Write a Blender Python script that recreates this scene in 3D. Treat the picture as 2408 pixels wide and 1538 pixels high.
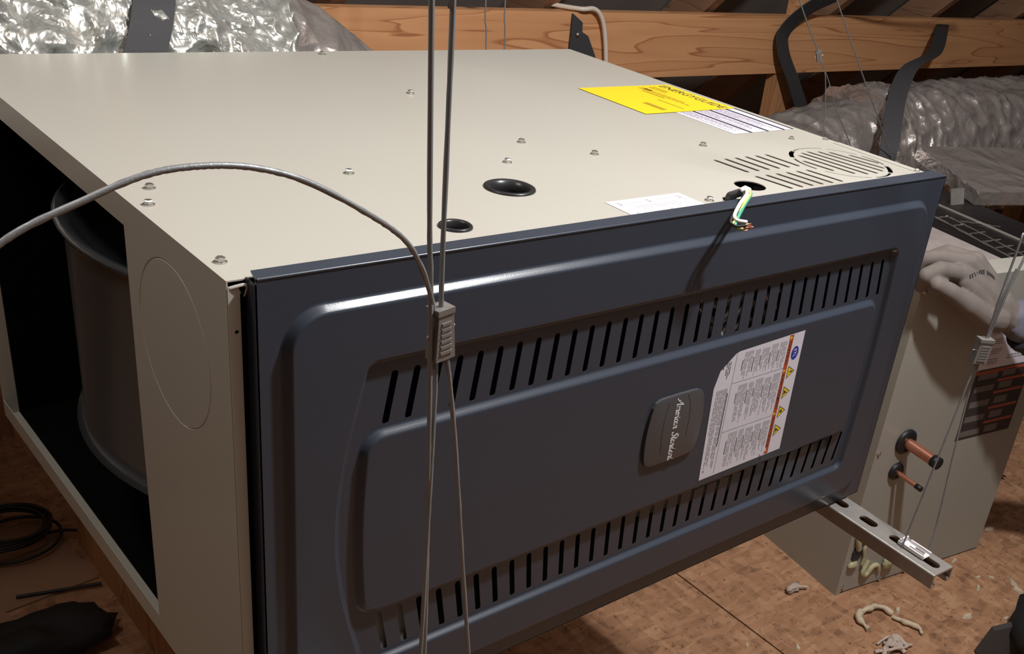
import bpy, math, random
from mathutils import Vector, Matrix, noise
from mathutils.geometry import delaunay_2d_cdt

for o in list(bpy.data.objects):
    bpy.data.objects.remove(o, do_unlink=True)
scene = bpy.context.scene
C = scene.collection
PI = math.pi

# ------------------------------------------------------------------ camera
FPX = 2504.52
PPX, PPY = 1470.34, 997.65
cam_d = bpy.data.cameras.new('camera')
cam = bpy.data.objects.new('camera', cam_d)
C.objects.link(cam)
scene.camera = cam
cam_d.sensor_fit = 'HORIZONTAL'
cam_d.sensor_width = 36.0
cam_d.lens = FPX / 2408.0 * 36.0
cam_d.shift_x = -(PPX - 1204.0) / 2408.0
cam_d.shift_y = (PPY - 769.0) / 2408.0
cam_d.clip_start = 0.02
RIGHT = Vector((0.7376, -0.6617, 0.1350))
BACK = Vector((-0.6348, -0.6111, 0.4729)).normalized()
UP = BACK.cross(RIGHT).normalized()
RIGHT = UP.cross(BACK).normalized()
m = Matrix.Identity(4)
for i in range(3):
    m[i][0] = RIGHT[i]; m[i][1] = UP[i]; m[i][2] = BACK[i]
m[0][3], m[1][3], m[2][3] = -0.28111, -0.66279, 1.29377
cam.matrix_world = m

# ------------------------------------------------------------------ world, light, exposure
world = bpy.data.worlds.new('world'); scene.world = world
world.use_nodes = True
world.node_tree.nodes['Background'].inputs['Color'].default_value = (0.5, 0.42, 0.36, 1)
world.node_tree.nodes['Background'].inputs['Strength'].default_value = 0.02
scene.view_settings.view_transform = 'Standard'
scene.view_settings.look = 'None'
scene.view_settings.gamma = 1.0
scene.view_settings.exposure = 0.15
scene.view_settings.use_curve_mapping = False

def lamp(name, loc, power, size, col):
    d = bpy.data.lights.new(name, 'POINT'); d.energy = power; d.shadow_soft_size = size; d.color = col
    o = bpy.data.objects.new(name, d); o.location = loc; C.objects.link(o)
    return o
lamp('attic_bulb', (0.86, -0.40, 2.20), 106.0, 0.045, (1.0, 0.99, 0.995))
lamp('left_fill', (-0.48, 0.30, 2.05), 13.0, 0.10, (1.0, 0.94, 0.88))  # added fill that brightens the left end, not an actual bulb

# ------------------------------------------------------------------ colour / material helpers
def lin(c):
    c = c / 255.0
    return c / 12.92 if c <= 0.04045 else ((c + 0.055) / 1.055) ** 2.4
def rgb(r, g, b): return (lin(r), lin(g), lin(b), 1.0)

MATS = {}
def mat(name, col, rough=0.5, metal=0.0, var=0.0, vscale=8.0, bump=0.0, bscale=40.0, spec=0.5, stretch=None, coat=0.0, bdist=0.002, trans=0.0):
    if name in MATS: return MATS[name]
    M = bpy.data.materials.new(name); M.use_nodes = True
    nt = M.node_tree; b = nt.nodes['Principled BSDF']
    b.inputs['Base Color'].default_value = col
    b.inputs['Roughness'].default_value = rough
    b.inputs['Metallic'].default_value = metal
    b.inputs['Specular IOR Level'].default_value = spec
    b.inputs['Coat Weight'].default_value = coat
    if trans: b.inputs['Transmission Weight'].default_value = trans
    tc = nt.nodes.new('ShaderNodeTexCoord')
    mp = nt.nodes.new('ShaderNodeMapping')
    nt.links.new(tc.outputs['Object'], mp.inputs['Vector'])
    if stretch: mp.inputs['Scale'].default_value = stretch
    if var > 0:
        n = nt.nodes.new('ShaderNodeTexNoise'); n.inputs['Scale'].default_value = vscale; n.inputs['Detail'].default_value = 5
        nt.links.new(mp.outputs['Vector'], n.inputs['Vector'])
        r = nt.nodes.new('ShaderNodeValToRGB')
        r.color_ramp.elements[0].position = 0.3; r.color_ramp.elements[1].position = 0.7
        r.color_ramp.elements[0].color = tuple(c * (1 - var) for c in col[:3]) + (1,)
        r.color_ramp.elements[1].color = tuple(min(1, c * (1 + var)) for c in col[:3]) + (1,)
        nt.links.new(n.outputs['Fac'], r.inputs['Fac']); nt.links.new(r.outputs['Color'], b.inputs['Base Color'])
    if bump > 0:
        n2 = nt.nodes.new('ShaderNodeTexNoise'); n2.inputs['Scale'].default_value = bscale; n2.inputs['Detail'].default_value = 4
        nt.links.new(mp.outputs['Vector'], n2.inputs['Vector'])
        bp = nt.nodes.new('ShaderNodeBump'); bp.inputs['Strength'].default_value = bump; bp.inputs['Distance'].default_value = bdist
        nt.links.new(n2.outputs['Fac'], bp.inputs['Height']); nt.links.new(bp.outputs['Normal'], b.inputs['Normal'])
    MATS[name] = M
    return M

def foil_mat(name, col, rough, scale=26.0, strength=0.7, metal=1.0):
    if name in MATS: return MATS[name]
    M = mat(name, col, rough, metal)
    nt = M.node_tree; b = nt.nodes['Principled BSDF']
    tc = nt.nodes.new('ShaderNodeTexCoord')
    n0 = nt.nodes.new('ShaderNodeTexNoise'); n0.inputs['Scale'].default_value = 6.0
    mx = nt.nodes.new('ShaderNodeMixRGB'); mx.inputs['Fac'].default_value = 0.12
    nt.links.new(tc.outputs['Object'], n0.inputs['Vector'])
    nt.links.new(tc.outputs['Object'], mx.inputs['Color1']); nt.links.new(n0.outputs['Color'], mx.inputs['Color2'])
    v = nt.nodes.new('ShaderNodeTexVoronoi'); v.feature = 'F1'; v.inputs['Scale'].default_value = scale
    nt.links.new(mx.outputs['Color'], v.inputs['Vector'])
    n = nt.nodes.new('ShaderNodeTexNoise'); n.inputs['Scale'].default_value = scale * 1.3; n.inputs['Detail'].default_value = 3
    nt.links.new(mx.outputs['Color'], n.inputs['Vector'])
    ad = nt.nodes.new('ShaderNodeMath'); ad.operation = 'ADD'
    nt.links.new(v.outputs['Distance'], ad.inputs[0]); nt.links.new(n.outputs['Fac'], ad.inputs[1])
    bp = nt.nodes.new('ShaderNodeBump'); bp.inputs['Strength'].default_value = strength; bp.inputs['Distance'].default_value = 0.012
    nt.links.new(ad.outputs[0], bp.inputs['Height']); nt.links.new(bp.outputs['Normal'], b.inputs['Normal'])
    return M

def wood_mat(name, c1, c2, axis='X', scale=1.0, rough=0.7):
    if name in MATS: return MATS[name]
    M = mat(name, c1, rough)
    nt = M.node_tree; b = nt.nodes['Principled BSDF']
    tc = nt.nodes.new('ShaderNodeTexCoord'); mp = nt.nodes.new('ShaderNodeMapping')
    s = {'X': (0.9, 14, 14), 'Y': (14, 0.9, 14), 'Z': (14, 14, 0.9)}[axis]
    mp.inputs['Scale'].default_value = tuple(k * scale for k in s)
    nt.links.new(tc.outputs['Object'], mp.inputs['Vector'])
    n = nt.nodes.new('ShaderNodeTexNoise'); n.inputs['Scale'].default_value = 1.0; n.inputs['Detail'].default_value = 2; n.inputs['Distortion'].default_value = 0.6
    nt.links.new(mp.outputs['Vector'], n.inputs['Vector'])
    mu = nt.nodes.new('ShaderNodeMath'); mu.operation = 'MULTIPLY'; mu.inputs[1].default_value = 9.0
    nt.links.new(n.outputs['Fac'], mu.inputs[0])
    fr = nt.nodes.new('ShaderNodeMath'); fr.operation = 'FRACT'; nt.links.new(mu.outputs[0], fr.inputs[0])
    r = nt.nodes.new('ShaderNodeValToRGB')
    e = r.color_ramp.elements
    e[0].position = 0.0; e[0].color = c1; e[1].position = 0.86; e[1].color = tuple(0.72 * a + 0.28 * bb for a, bb in zip(c1, c2))
    k = r.color_ramp.elements.new(0.95); k.color = c2
    k2 = r.color_ramp.elements.new(1.0); k2.color = c1
    nt.links.new(fr.outputs[0], r.inputs['Fac'])
    # knots
    v = nt.nodes.new('ShaderNodeTexVoronoi'); v.inputs['Scale'].default_value = 1.0
    mp2 = nt.nodes.new('ShaderNodeMapping'); s2 = {'X': (3.0, 6, 6), 'Y': (6, 3.0, 6), 'Z': (6, 6, 3.0)}[axis]
    mp2.inputs['Scale'].default_value = s2
    nt.links.new(tc.outputs['Object'], mp2.inputs['Vector']); nt.links.new(mp2.outputs['Vector'], v.inputs['Vector'])
    r2 = nt.nodes.new('ShaderNodeValToRGB'); r2.color_ramp.elements[0].position = 0.05; r2.color_ramp.elements[1].position = 0.09
    r2.color_ramp.elements[0].color = (0.25, 0.25, 0.25, 1); r2.color_ramp.elements[1].color = (1, 1, 1, 1)
    nt.links.new(v.outputs['Distance'], r2.inputs['Fac'])
    mx = nt.nodes.new('ShaderNodeMixRGB'); mx.blend_type = 'MULTIPLY'; mx.inputs['Fac'].default_value = 1
    nt.links.new(r.outputs['Color'], mx.inputs['Color1']); nt.links.new(r2.outputs['Color'], mx.inputs['Color2'])
    nt.links.new(mx.outputs['Color'], b.inputs['Base Color'])
    return M

def osb_mat():
    M = mat('osb', rgb(178, 120, 80), 0.75)
    nt = M.node_tree; b = nt.nodes['Principled BSDF']
    tc = nt.nodes.new('ShaderNodeTexCoord')
    mp = nt.nodes.new('ShaderNodeMapping'); mp.inputs['Scale'].default_value = (70, 24, 20); mp.inputs['Rotation'].default_value = (0, 0, 0.5)
    nt.links.new(tc.outputs['Object'], mp.inputs['Vector'])
    v = nt.nodes.new('ShaderNodeTexVoronoi'); v.inputs['Scale'].default_value = 1.0
    nt.links.new(mp.outputs['Vector'], v.inputs['Vector'])
    mp2 = nt.nodes.new('ShaderNodeMapping'); mp2.inputs['Scale'].default_value = (26, 84, 20); mp2.inputs['Rotation'].default_value = (0, 0, -0.7)
    nt.links.new(tc.outputs['Object'], mp2.inputs['Vector'])
    v2 = nt.nodes.new('ShaderNodeTexVoronoi'); v2.inputs['Scale'].default_value = 1.0
    nt.links.new(mp2.outputs['Vector'], v2.inputs['Vector'])
    mx = nt.nodes.new('ShaderNodeMixRGB'); mx.inputs['Fac'].default_value = 0.5
    nt.links.new(v.outputs['Color'], mx.inputs['Color1']); nt.links.new(v2.outputs['Color'], mx.inputs['Color2'])
    bw = nt.nodes.new('ShaderNodeRGBToBW'); nt.links.new(mx.outputs['Color'], bw.inputs['Color'])
    r = nt.nodes.new('ShaderNodeValToRGB'); e = r.color_ramp.elements
    e[0].position = 0.15; e[0].color = rgb(128, 92, 66); e[1].position = 0.85; e[1].color = rgb(180, 140, 106)
    k = e.new(0.3); k.color = rgb(150, 110, 80); k = e.new(0.5); k.color = rgb(163, 120, 88)
    nt.links.new(bw.outputs['Val'], r.inputs['Fac'])
    n = nt.nodes.new('ShaderNodeTexNoise'); n.inputs['Scale'].default_value = 90; n.inputs['Detail'].default_value = 3
    nt.links.new(tc.outputs['Object'], n.inputs['Vector'])
    r3 = nt.nodes.new('ShaderNodeValToRGB'); r3.color_ramp.elements[0].position = 0.28; r3.color_ramp.elements[1].position = 0.4
    r3.color_ramp.elements[0].color = (0.45, 0.4, 0.38, 1); r3.color_ramp.elements[1].color = (1, 1, 1, 1)
    nt.links.new(n.outputs['Fac'], r3.inputs['Fac'])
    m2 = nt.nodes.new('ShaderNodeMixRGB'); m2.blend_type = 'MULTIPLY'; m2.inputs['Fac'].default_value = 1.0
    nt.links.new(r.outputs['Color'], m2.inputs['Color1']); nt.links.new(r3.outputs['Color'], m2.inputs['Color2'])
    nt.links.new(m2.outputs['Color'], b.inputs['Base Color'])
    bp = nt.nodes.new('ShaderNodeBump'); bp.inputs['Strength'].default_value = 0.35; bp.inputs['Distance'].default_value = 0.002
    nt.links.new(bw.outputs['Val'], bp.inputs['Height']); nt.links.new(bp.outputs['Normal'], b.inputs['Normal'])
    return M

M_BEIGE = mat('beige_enamel', rgb(189, 186, 175), 0.205, var=0.02, vscale=3, bump=0.04, bscale=420, bdist=0.0005)
M_BOXPAINT = mat('taupe_enamel', rgb(160, 157, 147), 0.38, var=0.03, vscale=4)
M_SLATE = mat('slate_enamel', rgb(57, 64, 75), 0.26, bump=0.10, bscale=700, bdist=0.0004, spec=0.55)
M_SLATE2 = mat('slate_badge', rgb(78, 78, 80), 0.26, spec=0.6)
M_GALV = mat('galvanised', rgb(184, 180, 174), 0.34, 0.6, var=0.08, vscale=60)
M_DKGALV = mat('blower_steel', rgb(98, 103, 108), 0.24, 0.6)
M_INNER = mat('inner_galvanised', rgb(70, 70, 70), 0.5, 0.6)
M_BLACK = mat('black_rubber', rgb(26, 26, 27), 0.5)
M_PLASTIC = mat('black_plastic', rgb(40, 40, 42), 0.3)
M_DARK = mat('groove_dark', rgb(18, 18, 20), 0.7)
M_STRAP = mat('woven_strap', rgb(62, 62, 64), 0.75, bump=0.4, bscale=260)
M_WHITE = mat('white_paper', rgb(226, 222, 222), 0.45)
M_LILAC = mat('coated_paper', rgb(226, 224, 234), 0.35, bump=0.15, bscale=30, bdist=0.003)
M_YELLOW = mat('yellow_paper', rgb(246, 214, 40), 0.4)
M_INK = mat('print_ink', rgb(60, 58, 60), 0.6)
M_INKGREY = mat('print_grey', rgb(134, 130, 136), 0.6)
M_INKLIGHT = mat('print_light', rgb(190, 188, 192), 0.6)
M_OCHRE = mat('print_ochre', rgb(176, 142, 26), 0.6)
M_NAVY = mat('print_navy', rgb(48, 42, 62), 0.5)
M_MAUVE = mat('print_mauve', rgb(150, 138, 158), 0.5)
M_ORANGE = mat('print_orange', rgb(190, 84, 40), 0.5)
M_BLUE = mat('print_blue', rgb(44, 58, 168), 0.4)
M_SCREW = mat('screw_zinc', rgb(205, 205, 200), 0.22, 0.9)
M_CABLE = mat('steel_cable', rgb(138, 140, 141), 0.45, 0.35, bump=0.3, bscale=900, bdist=0.0006)
M_ZINC = mat('cast_zinc', rgb(140, 136, 132), 0.42, 0.4)
M_COPPER = mat('copper', rgb(216, 148, 122), 0.34, 0.8)
M_FOIL = foil_mat('foil_bright', rgb(206, 210, 204), 0.2, 24, 0.7, 0.72)
M_FOIL2 = foil_mat('foil_dull', rgb(186, 179, 174), 0.24, 20, 0.55, 0.68)
M_TAPE = mat('foil_tape', rgb(215, 215, 215), 0.25, 0.9, bump=0.5, bscale=120)
M_WOOD = wood_mat('pine', rgb(226, 168, 118), rgb(176, 112, 70), 'X', 0.75)
M_RAFT = wood_mat('pine_rafter', rgb(158, 120, 92), rgb(120, 84, 62), 'Y')
M_POST = wood_mat('pine_post', rgb(196, 144, 98), rgb(150, 96, 60), 'Z')
M_DECK = mat('roof_deck', rgb(140, 137, 134), 0.85, var=0.15, vscale=3)
M_DARKWALL = mat('dark_felt', rgb(66, 64, 64), 0.9, var=0.1)
M_OSB = osb_mat()
M_FOAM = mat('foam_scrap', rgb(196, 180, 154), 0.8, var=0.15, vscale=60, bump=0.5, bscale=200)
M_FOAM2 = mat('spray_foam', rgb(180, 174, 138), 0.6, var=0.12, vscale=60)
M_TUFT = mat('insulation_tuft', rgb(186, 168, 156), 0.9, var=0.15, vscale=90)
M_GLOVE = mat('knit_glove', rgb(122, 114, 108), 0.85, var=0.08, vscale=40, bump=0.35, bscale=700, bdist=0.0008)
M_SLEEVE = mat('blue_grey_cloth', rgb(110, 110, 124), 0.85, bump=0.3, bscale=500)
M_SLEEVE2 = mat('navy_cuff', rgb(52, 52, 60), 0.8, bump=0.3, bscale=500)
M_CARD = mat('cardboard', rgb(150, 116, 92), 0.85, var=0.08, vscale=10)
M_NMWHITE = mat('white_sheath', rgb(232, 220, 205), 0.45)
M_GREEN = mat('green_sheath', rgb(80, 168, 140), 0.4)
M_YEL2 = mat('yellow_sheath', rgb(226, 224, 130), 0.4)
M_WIREWHITE = mat('white_wire', rgb(238, 232, 224), 0.4)
M_BAG = mat('black_cloth', rgb(14, 14, 15), 0.75, bump=0.3, bscale=200)
M_BAG2 = mat('charcoal_cloth', rgb(62, 58, 56), 0.8, bump=0.3, bscale=200)
M_SHADE = mat('shade_black', rgb(8, 8, 8), 0.95, spec=0.1)  # black that stands in for the shade inside the cabinet
M_LETTER = mat('white_lettering', rgb(244, 244, 244), 0.4)

# ------------------------------------------------------------------ object helpers
def put(o, parent=None):
    C.objects.link(o)
    if parent: o.parent = parent
    return o
def tag(o, label=None, cat=None, group=None, kind=None):
    if label: o['label'] = label
    if cat: o['category'] = cat
    if group: o['group'] = group
    if kind: o['kind'] = kind
    return o
def thing(name, label, cat, loc=(0, 0, 0), rotz=0, group=None, kind=None):
    o = bpy.data.objects.new(name, None); o.empty_display_size = 0.05
    o.location = loc; o.rotation_euler = (0, 0, rotz)
    put(o); return tag(o, label, cat, group, kind)

class MB:
    def __init__(s): s.v = []; s.f = []; s.m = []; s.sm = []
    def add(s, vs, fs, mi=0, smooth=False, T=None):
        k = len(s.v)
        for p in vs:
            p = Vector(p)
            s.v.append(T @ p if T is not None else p)
        for f in fs:
            s.f.append(tuple(i + k for i in f)); s.m.append(mi); s.sm.append(smooth)
        return s
    def box(s, lo, hi, mi=0, T=None):
        x0, y0, z0 = lo; x1, y1, z1 = hi
        vs = [(x0, y0, z0), (x1, y0, z0), (x1, y1, z0), (x0, y1, z0), (x0, y0, z1), (x1, y0, z1), (x1, y1, z1), (x0, y1, z1)]
        return s.add(vs, [(3, 2, 1, 0), (4, 5, 6, 7), (0, 1, 5, 4), (1, 2, 6, 5), (2, 3, 7, 6), (3, 0, 4, 7)], mi, False, T)
    def cyl(s, a, b, r0, r1=None, n=16, mi=0, caps=True, smooth=True):
        a = Vector(a); b = Vector(b); r1 = r0 if r1 is None else r1
        w = (b - a).normalized(); u = w.orthogonal().normalized(); v = w.cross(u)
        vs = []
        for p, r in ((a, r0), (b, r1)):
            for i in range(n):
                t = 2 * PI * i / n; vs.append(p + u * (r * math.cos(t)) + v * (r * math.sin(t)))
        s.add(vs, [(i, (i + 1) % n, n + (i + 1) % n, n + i) for i in range(n)], mi, smooth)
        if caps:
            s.add(vs[:n], [tuple(reversed(range(n)))], mi); s.add(vs[n:], [tuple(range(n))], mi)
        return s
    def lathe(s, prof, o, w, n=32, mi=0, smooth=True, close=False):
        o = Vector(o); w = Vector(w).normalized(); u = w.orthogonal().normalized(); v = w.cross(u)
        vs = []
        for r, h in prof:
            for i in range(n):
                t = 2 * PI * i / n; vs.append(o + w * h + u * (r * math.cos(t)) + v * (r * math.sin(t)))
        fs = []
        L = len(prof)
        for j in range(L if close else L - 1):
            j2 = (j + 1) % L
            for i in range(n):
                i2 = (i + 1) % n
                fs.append((j * n + i, j * n + i2, j2 * n + i2, j2 * n + i))
        return s.add(vs, fs, mi, smooth)
    def tube(s, pts, r, n=10, mi=0, lobes=0, twist=0.0, rs=None, caps=True, flat=None):
        pts = [Vector(p) for p in pts]
        L = len(pts); vs = []; dist = 0.0
        t0 = (pts[1] - pts[0]).normalized(); u = t0.orthogonal().normalized()
        for j, p in enumerate(pts):
            t = (pts[min(j + 1, L - 1)] - pts[max(j - 1, 0)]).normalized()
            u = (u - t * u.dot(t)); u = u.normalized() if u.length > 1e-6 else t.orthogonal().normalized()
            v = t.cross(u)
            if j: dist += (p - pts[j - 1]).length
            rr = rs[j] if rs else r
            for i in range(n):
                a = 2 * PI * i / n
                k = rr * (1 + (0.14 * math.cos(lobes * (a - twist * dist)) if lobes else 0))
                fl = flat if flat else 1.0
                vs.append(p + u * (k * math.cos(a)) + v * (k * fl * math.sin(a)))
        s.add(vs, [(j * n + i, j * n + (i + 1) % n, (j + 1) * n + (i + 1) % n, (j + 1) * n + i) for j in range(L - 1) for i in range(n)], mi, True)
        if caps:
            s.add(vs[:n], [tuple(reversed(range(n)))], mi); s.add(vs[-n:], [tuple(range(n))], mi)
        return s
    def ribbon(s, pts, wdir, width, thick, mi=0):
        # a flat strap along pts; wdir vector or list of vectors across the strap
        pts = [Vector(p) for p in pts]; L = len(pts); vs = []
        for j, p in enumerate(pts):
            t = (pts[min(j + 1, L - 1)] - pts[max(j - 1, 0)]).normalized()
            w = Vector(wdir[j] if isinstance(wdir, list) else wdir); w = (w - t * w.dot(t)).normalized(); nn = t.cross(w)
            wd = width[j] if isinstance(width, list) else width
            for a, b in ((-1, -1), (1, -1), (1, 1), (-1, 1)):
                vs.append(p + w * (a * wd / 2) + nn * (b * thick / 2))
        fs = [(j * 4 + i, j * 4 + (i + 1) % 4, j * 4 + 4 + (i + 1) % 4, j * 4 + 4 + i) for j in range(L - 1) for i in range(4)]
        fs += [(3, 2, 1, 0), (4 * L - 4, 4 * L - 3, 4 * L - 2, 4 * L - 1)]
        return s.add(vs, fs, mi)
    def prism(s, poly, a, b, T, mi=0):
        # poly in local xy, extruded local z a..b, placed with matrix T
        n = len(poly)
        vs = [(x, y, a) for x, y in poly] + [(x, y, b) for x, y in poly]
        return s.add(vs, [tuple(reversed(range(n))), tuple(range(n, 2 * n))] + [(i, (i + 1) % n, n + (i + 1) % n, n + i) for i in range(n)], mi, False, T)
    def build(s, name, mats, parent=None, label=None, fix=True):
        me = bpy.data.meshes.new(name)
        me.from_pydata([tuple(v) for v in s.v], [], s.f)
        if not isinstance(mats, (list, tuple)): mats = [mats]
        for k in mats: me.materials.append(k)
        me.polygons.foreach_set('material_index', s.m); me.polygons.foreach_set('use_smooth', s.sm)
        if fix:
            import bmesh
            bm = bmesh.new(); bm.from_mesh(me); bmesh.ops.recalc_face_normals(bm, faces=bm.faces); bm.to_mesh(me); bm.free()
        me.update()
        o = bpy.data.objects.new(name, me); put(o, parent)
        if label: o['label'] = label
        return o

def catmull(P, k=10):
    P = [Vector(p) for p in P]; out = []
    Q = [P[0] * 2 - P[1]] + P + [P[-1] * 2 - P[-2]]
    for i in range(1, len(Q) - 2):
        a, b, c, d = Q[i - 1], Q[i], Q[i + 1], Q[i + 2]
        for j in range(k):
            t = j / k
            out.append(0.5 * ((2 * b) + (c - a) * t + (2 * a - 5 * b + 4 * c - d) * t * t + (3 * b - a - 3 * c + d) * t ** 3))
    out.append(P[-1]); return out

def frame(o, x, y):
    x = Vector(x).normalized(); y = Vector(y).normalized(); z = x.cross(y)
    T = Matrix.Identity(4)
    for i in range(3): T[i][0] = x[i]; T[i][1] = y[i]; T[i][2] = z[i]; T[i][3] = Vector(o)[i]
    return T

TEXT = {}
def text_geo(txt, size, shear=0.0, bold=0.0):
    key = (txt, shear, bold)
    if key not in TEXT:
        cu = bpy.data.curves.new('txt', 'FONT'); cu.body = txt; cu.size = 1.0; cu.shear = shear; cu.offset = bold
        cu.resolution_u = 3; cu.fill_mode = 'FRONT'
        ob = bpy.data.objects.new('txt', cu)
        me = bpy.data.meshes.new_from_object(ob)
        TEXT[key] = ([tuple(v.co) for v in me.vertices], [tuple(p.vertices) for p in me.polygons])
        bpy.data.objects.remove(ob); bpy.data.curves.remove(cu); bpy.data.meshes.remove(me)
    vs, fs = TEXT[key]
    return [(x * size, y * size) for x, y, z in vs], fs

class Label(MB):
    # flat print: local x = reading direction, y = up; T places it
    def __init__(s, T): super().__init__(); s.T = T
    def quad(s, x0, y0, x1, y1, mi, h=0.0):
        return s.add([(x0, y0, h), (x1, y0, h), (x1, y1, h), (x0, y1, h)], [(0, 1, 2, 3)], mi, False, s.T)
    def poly(s, pts, mi, h=0.0):
        return s.add([(x, y, h) for x, y in pts], [tuple(range(len(pts)))], mi, False, s.T)
    def text(s, txt, x, y, size, mi, h, shear=0.0, bold=0.0, fit=None):
        vs, fs = text_geo(txt, size, shear, bold)
        if fit:
            w = max(v[0] for v in vs) - min(v[0] for v in vs); k = fit / w
            vs = [(a * k, b) for a, b in vs]
        return s.add([(x + a, y + b, h) for a, b in vs], fs, mi, False, s.T)
    def lines(s, x0, x1, ytop, ybot, n, mi, h, rnd, fill=0.6, words=True):
        p = (ytop - ybot) / n
        for i in range(n):
            y = ytop - (i + 0.5) * p; x = x0
            e = x0 + (x1 - x0) * (rnd.uniform(0.75, 1.0) if i % 4 != 3 else rnd.uniform(0.3, 0.8))
            while x < e:
                w = rnd.uniform(0.004, 0.012) if words else (e - x)
                s.quad(x, y - p * fill / 2, min(x + w, e), y + p * fill / 2, mi, h); x += w + 0.0014

def inpoly(x, y, P):
    c = False; n = len(P); j = n - 1
    for i in range(n):
        xi, yi = P[i]; xj, yj = P[j]
        if (yi > y) != (yj > y) and x < (xj - xi) * (y - yi) / (yj - yi) + xi: c = not c
        j = i
    return c

def plate(mb, outline, holes, thick, f3, rings=(), mi=0, smooth=False):
    """sheet with holes. outline / holes: lists of (x,y[,h]); rings: extra closed loops with heights. f3(x,y,h)->point"""
    V = []; E = []
    def loop(P):
        k = len(V)
        for p in P: V.append(p if len(p) == 3 else (p[0], p[1], 0.0))
        E.extend([(k + i, k + (i + 1) % len(P)) for i in range(len(P))])
    loop(outline)
    for r in rings: loop(r)
    for h in holes: loop(h)
    res = delaunay_2d_cdt([Vector((a, b)) for a, b, c in V], E, [], 0, 1e-7)
    ov, oe, of, ovo = res[0], res[1], res[2], res[3]
    hs = []
    for i in range(len(ov)):
        src = ovo[i]
        hs.append(V[src[0]][2] if src else 0.0)
    O2 = [(p[0], p[1]) for p in outline]
    HB = []
    for h in holes:
        xs = [p[0] for p in h]; ys = [p[1] for p in h]
        HB.append((min(xs), max(xs), min(ys), max(ys), [(p[0], p[1]) for p in h]))
    tris = []
    for f in of:
        cx = sum(ov[i].x for i in f) / 3; cy = sum(ov[i].y for i in f) / 3
        if not inpoly(cx, cy, O2): continue
        bad = False
        for a, b, c, d, P in HB:
            if a < cx < b and c < cy < d and inpoly(cx, cy, P): bad = True; break
        if not bad: tris.append(tuple(f))
    n = len(ov)
    front = [f3(ov[i].x, ov[i].y, hs[i]) for i in range(n)]
    back = [f3(ov[i].x, ov[i].y, hs[i] - thick) for i in range(n)]
    mb.add(front, tris, mi, smooth)
    mb.add(back, [tuple(reversed(t)) for t in tris], mi, smooth)
    cnt = {}
    for t in tris:
        for a, b in ((t[0], t[1]), (t[1], t[2]), (t[2], t[0])):
            cnt[(a, b)] = 1
    side = [(a, b) for (a, b) in cnt if (b, a) not in cnt]
    vs = []; fs = []
    for a, b in side:
        k = len(vs); vs += [front[a], front[b], back[b], back[a]]; fs.append((k, k + 3, k + 2, k + 1))
    mb.add(vs, fs, mi, False)

def circle(cx, cy, r, n=28): return [(cx + r * math.cos(2 * PI * i / n), cy + r * math.sin(2 * PI * i / n)) for i in range(n)]
def slot(ax, ay, bx, by, w, n=5):
    d = math.atan2(by - ay, bx - ax); r = w / 2; L = math.hypot(bx - ax, by - ay)
    ux, uy = (bx - ax) / L, (by - ay) / L
    a0 = (ax + ux * r, ay + uy * r); b0 = (bx - ux * r, by - uy * r); P = []
    for i in range(n + 1):
        t = d - PI / 2 + PI * i / n; P.append((b0[0] + r * math.cos(t), b0[1] + r * math.sin(t)))
    for i in range(n + 1):
        t = d + PI / 2 + PI * i / n; P.append((a0[0] + r * math.cos(t), a0[1] + r * math.sin(t)))
    return P
def arcslot(cx, cy, r, w, a0, a1, n=16):
    P = []
    for i in range(n + 1):
        t = a0 + (a1 - a0) * i / n; P.append((cx + (r + w / 2) * math.cos(t), cy + (r + w / 2) * math.sin(t)))
    for i in range(n, -1, -1):
        t = a0 + (a1 - a0) * i / n; P.append((cx + (r - w / 2) * math.cos(t), cy + (r - w / 2) * math.sin(t)))
    return P
def rrect(x0, x1, y0, y1, r, n=8, k=10, bowl=0.0, bowr=0.0):
    """closed loop CCW with rounded corners; left/right sides may bow outwards"""
    P = []
    def corner(cx, cy, a0):
        for i in range(n + 1):
            t = a0 + PI / 2 * i / n; P.append((cx + r * math.cos(t), cy + r * math.sin(t)))
    def seg(a, b, bow=0.0):
        for i in range(1, k):
            t = i / k
            P.append((a[0] + (b[0] - a[0]) * t + bow * math.sin(PI * t), a[1] + (b[1] - a[1]) * t))
    corner(x1 - r, y1 - r, 0); seg((x1 - r, y1), (x0 + r, y1))
    corner(x0 + r, y1 - r, PI / 2); seg((x0, y1 - r), (x0, y0 + r), -bowl)
    corner(x0 + r, y0 + r, PI); seg((x0 + r, y0), (x1 - r, y0))
    corner(x1 - r, y0 + r, 1.5 * PI); seg((x1, y0 + r), (x1, y1 - r), bowr)
    return P
def offset(P, d):
    """inwards by d (CCW loop)"""
    n = len(P); out = []
    for i in range(n):
        a = Vector(P[i - 1]); b = Vector(P[(i + 1) % n]); t = (b - a).normalized()
        out.append((P[i][0] - t.y * d, P[i][1] + t.x * d))
    return out
def bevel_rings(P, w, h0, h1):
    R = [[(x, y, h0) for x, y in offset(P, -0.0012)]]
    for t in (0, 0.2, 0.5, 0.8, 1.0):
        s = t * t * (3 - 2 * t); s = 0.35 * s + 0.65 * t
        R.append([(x, y, h0 + (h1 - h0) * s) for x, y in offset(P, w * t)])
    R.append([(x, y, h1) for x, y in offset(P, w + 0.0012)])
    return R

rnd = random.Random(7)
TZ = 1.0        # furnace top height above the floor

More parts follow.
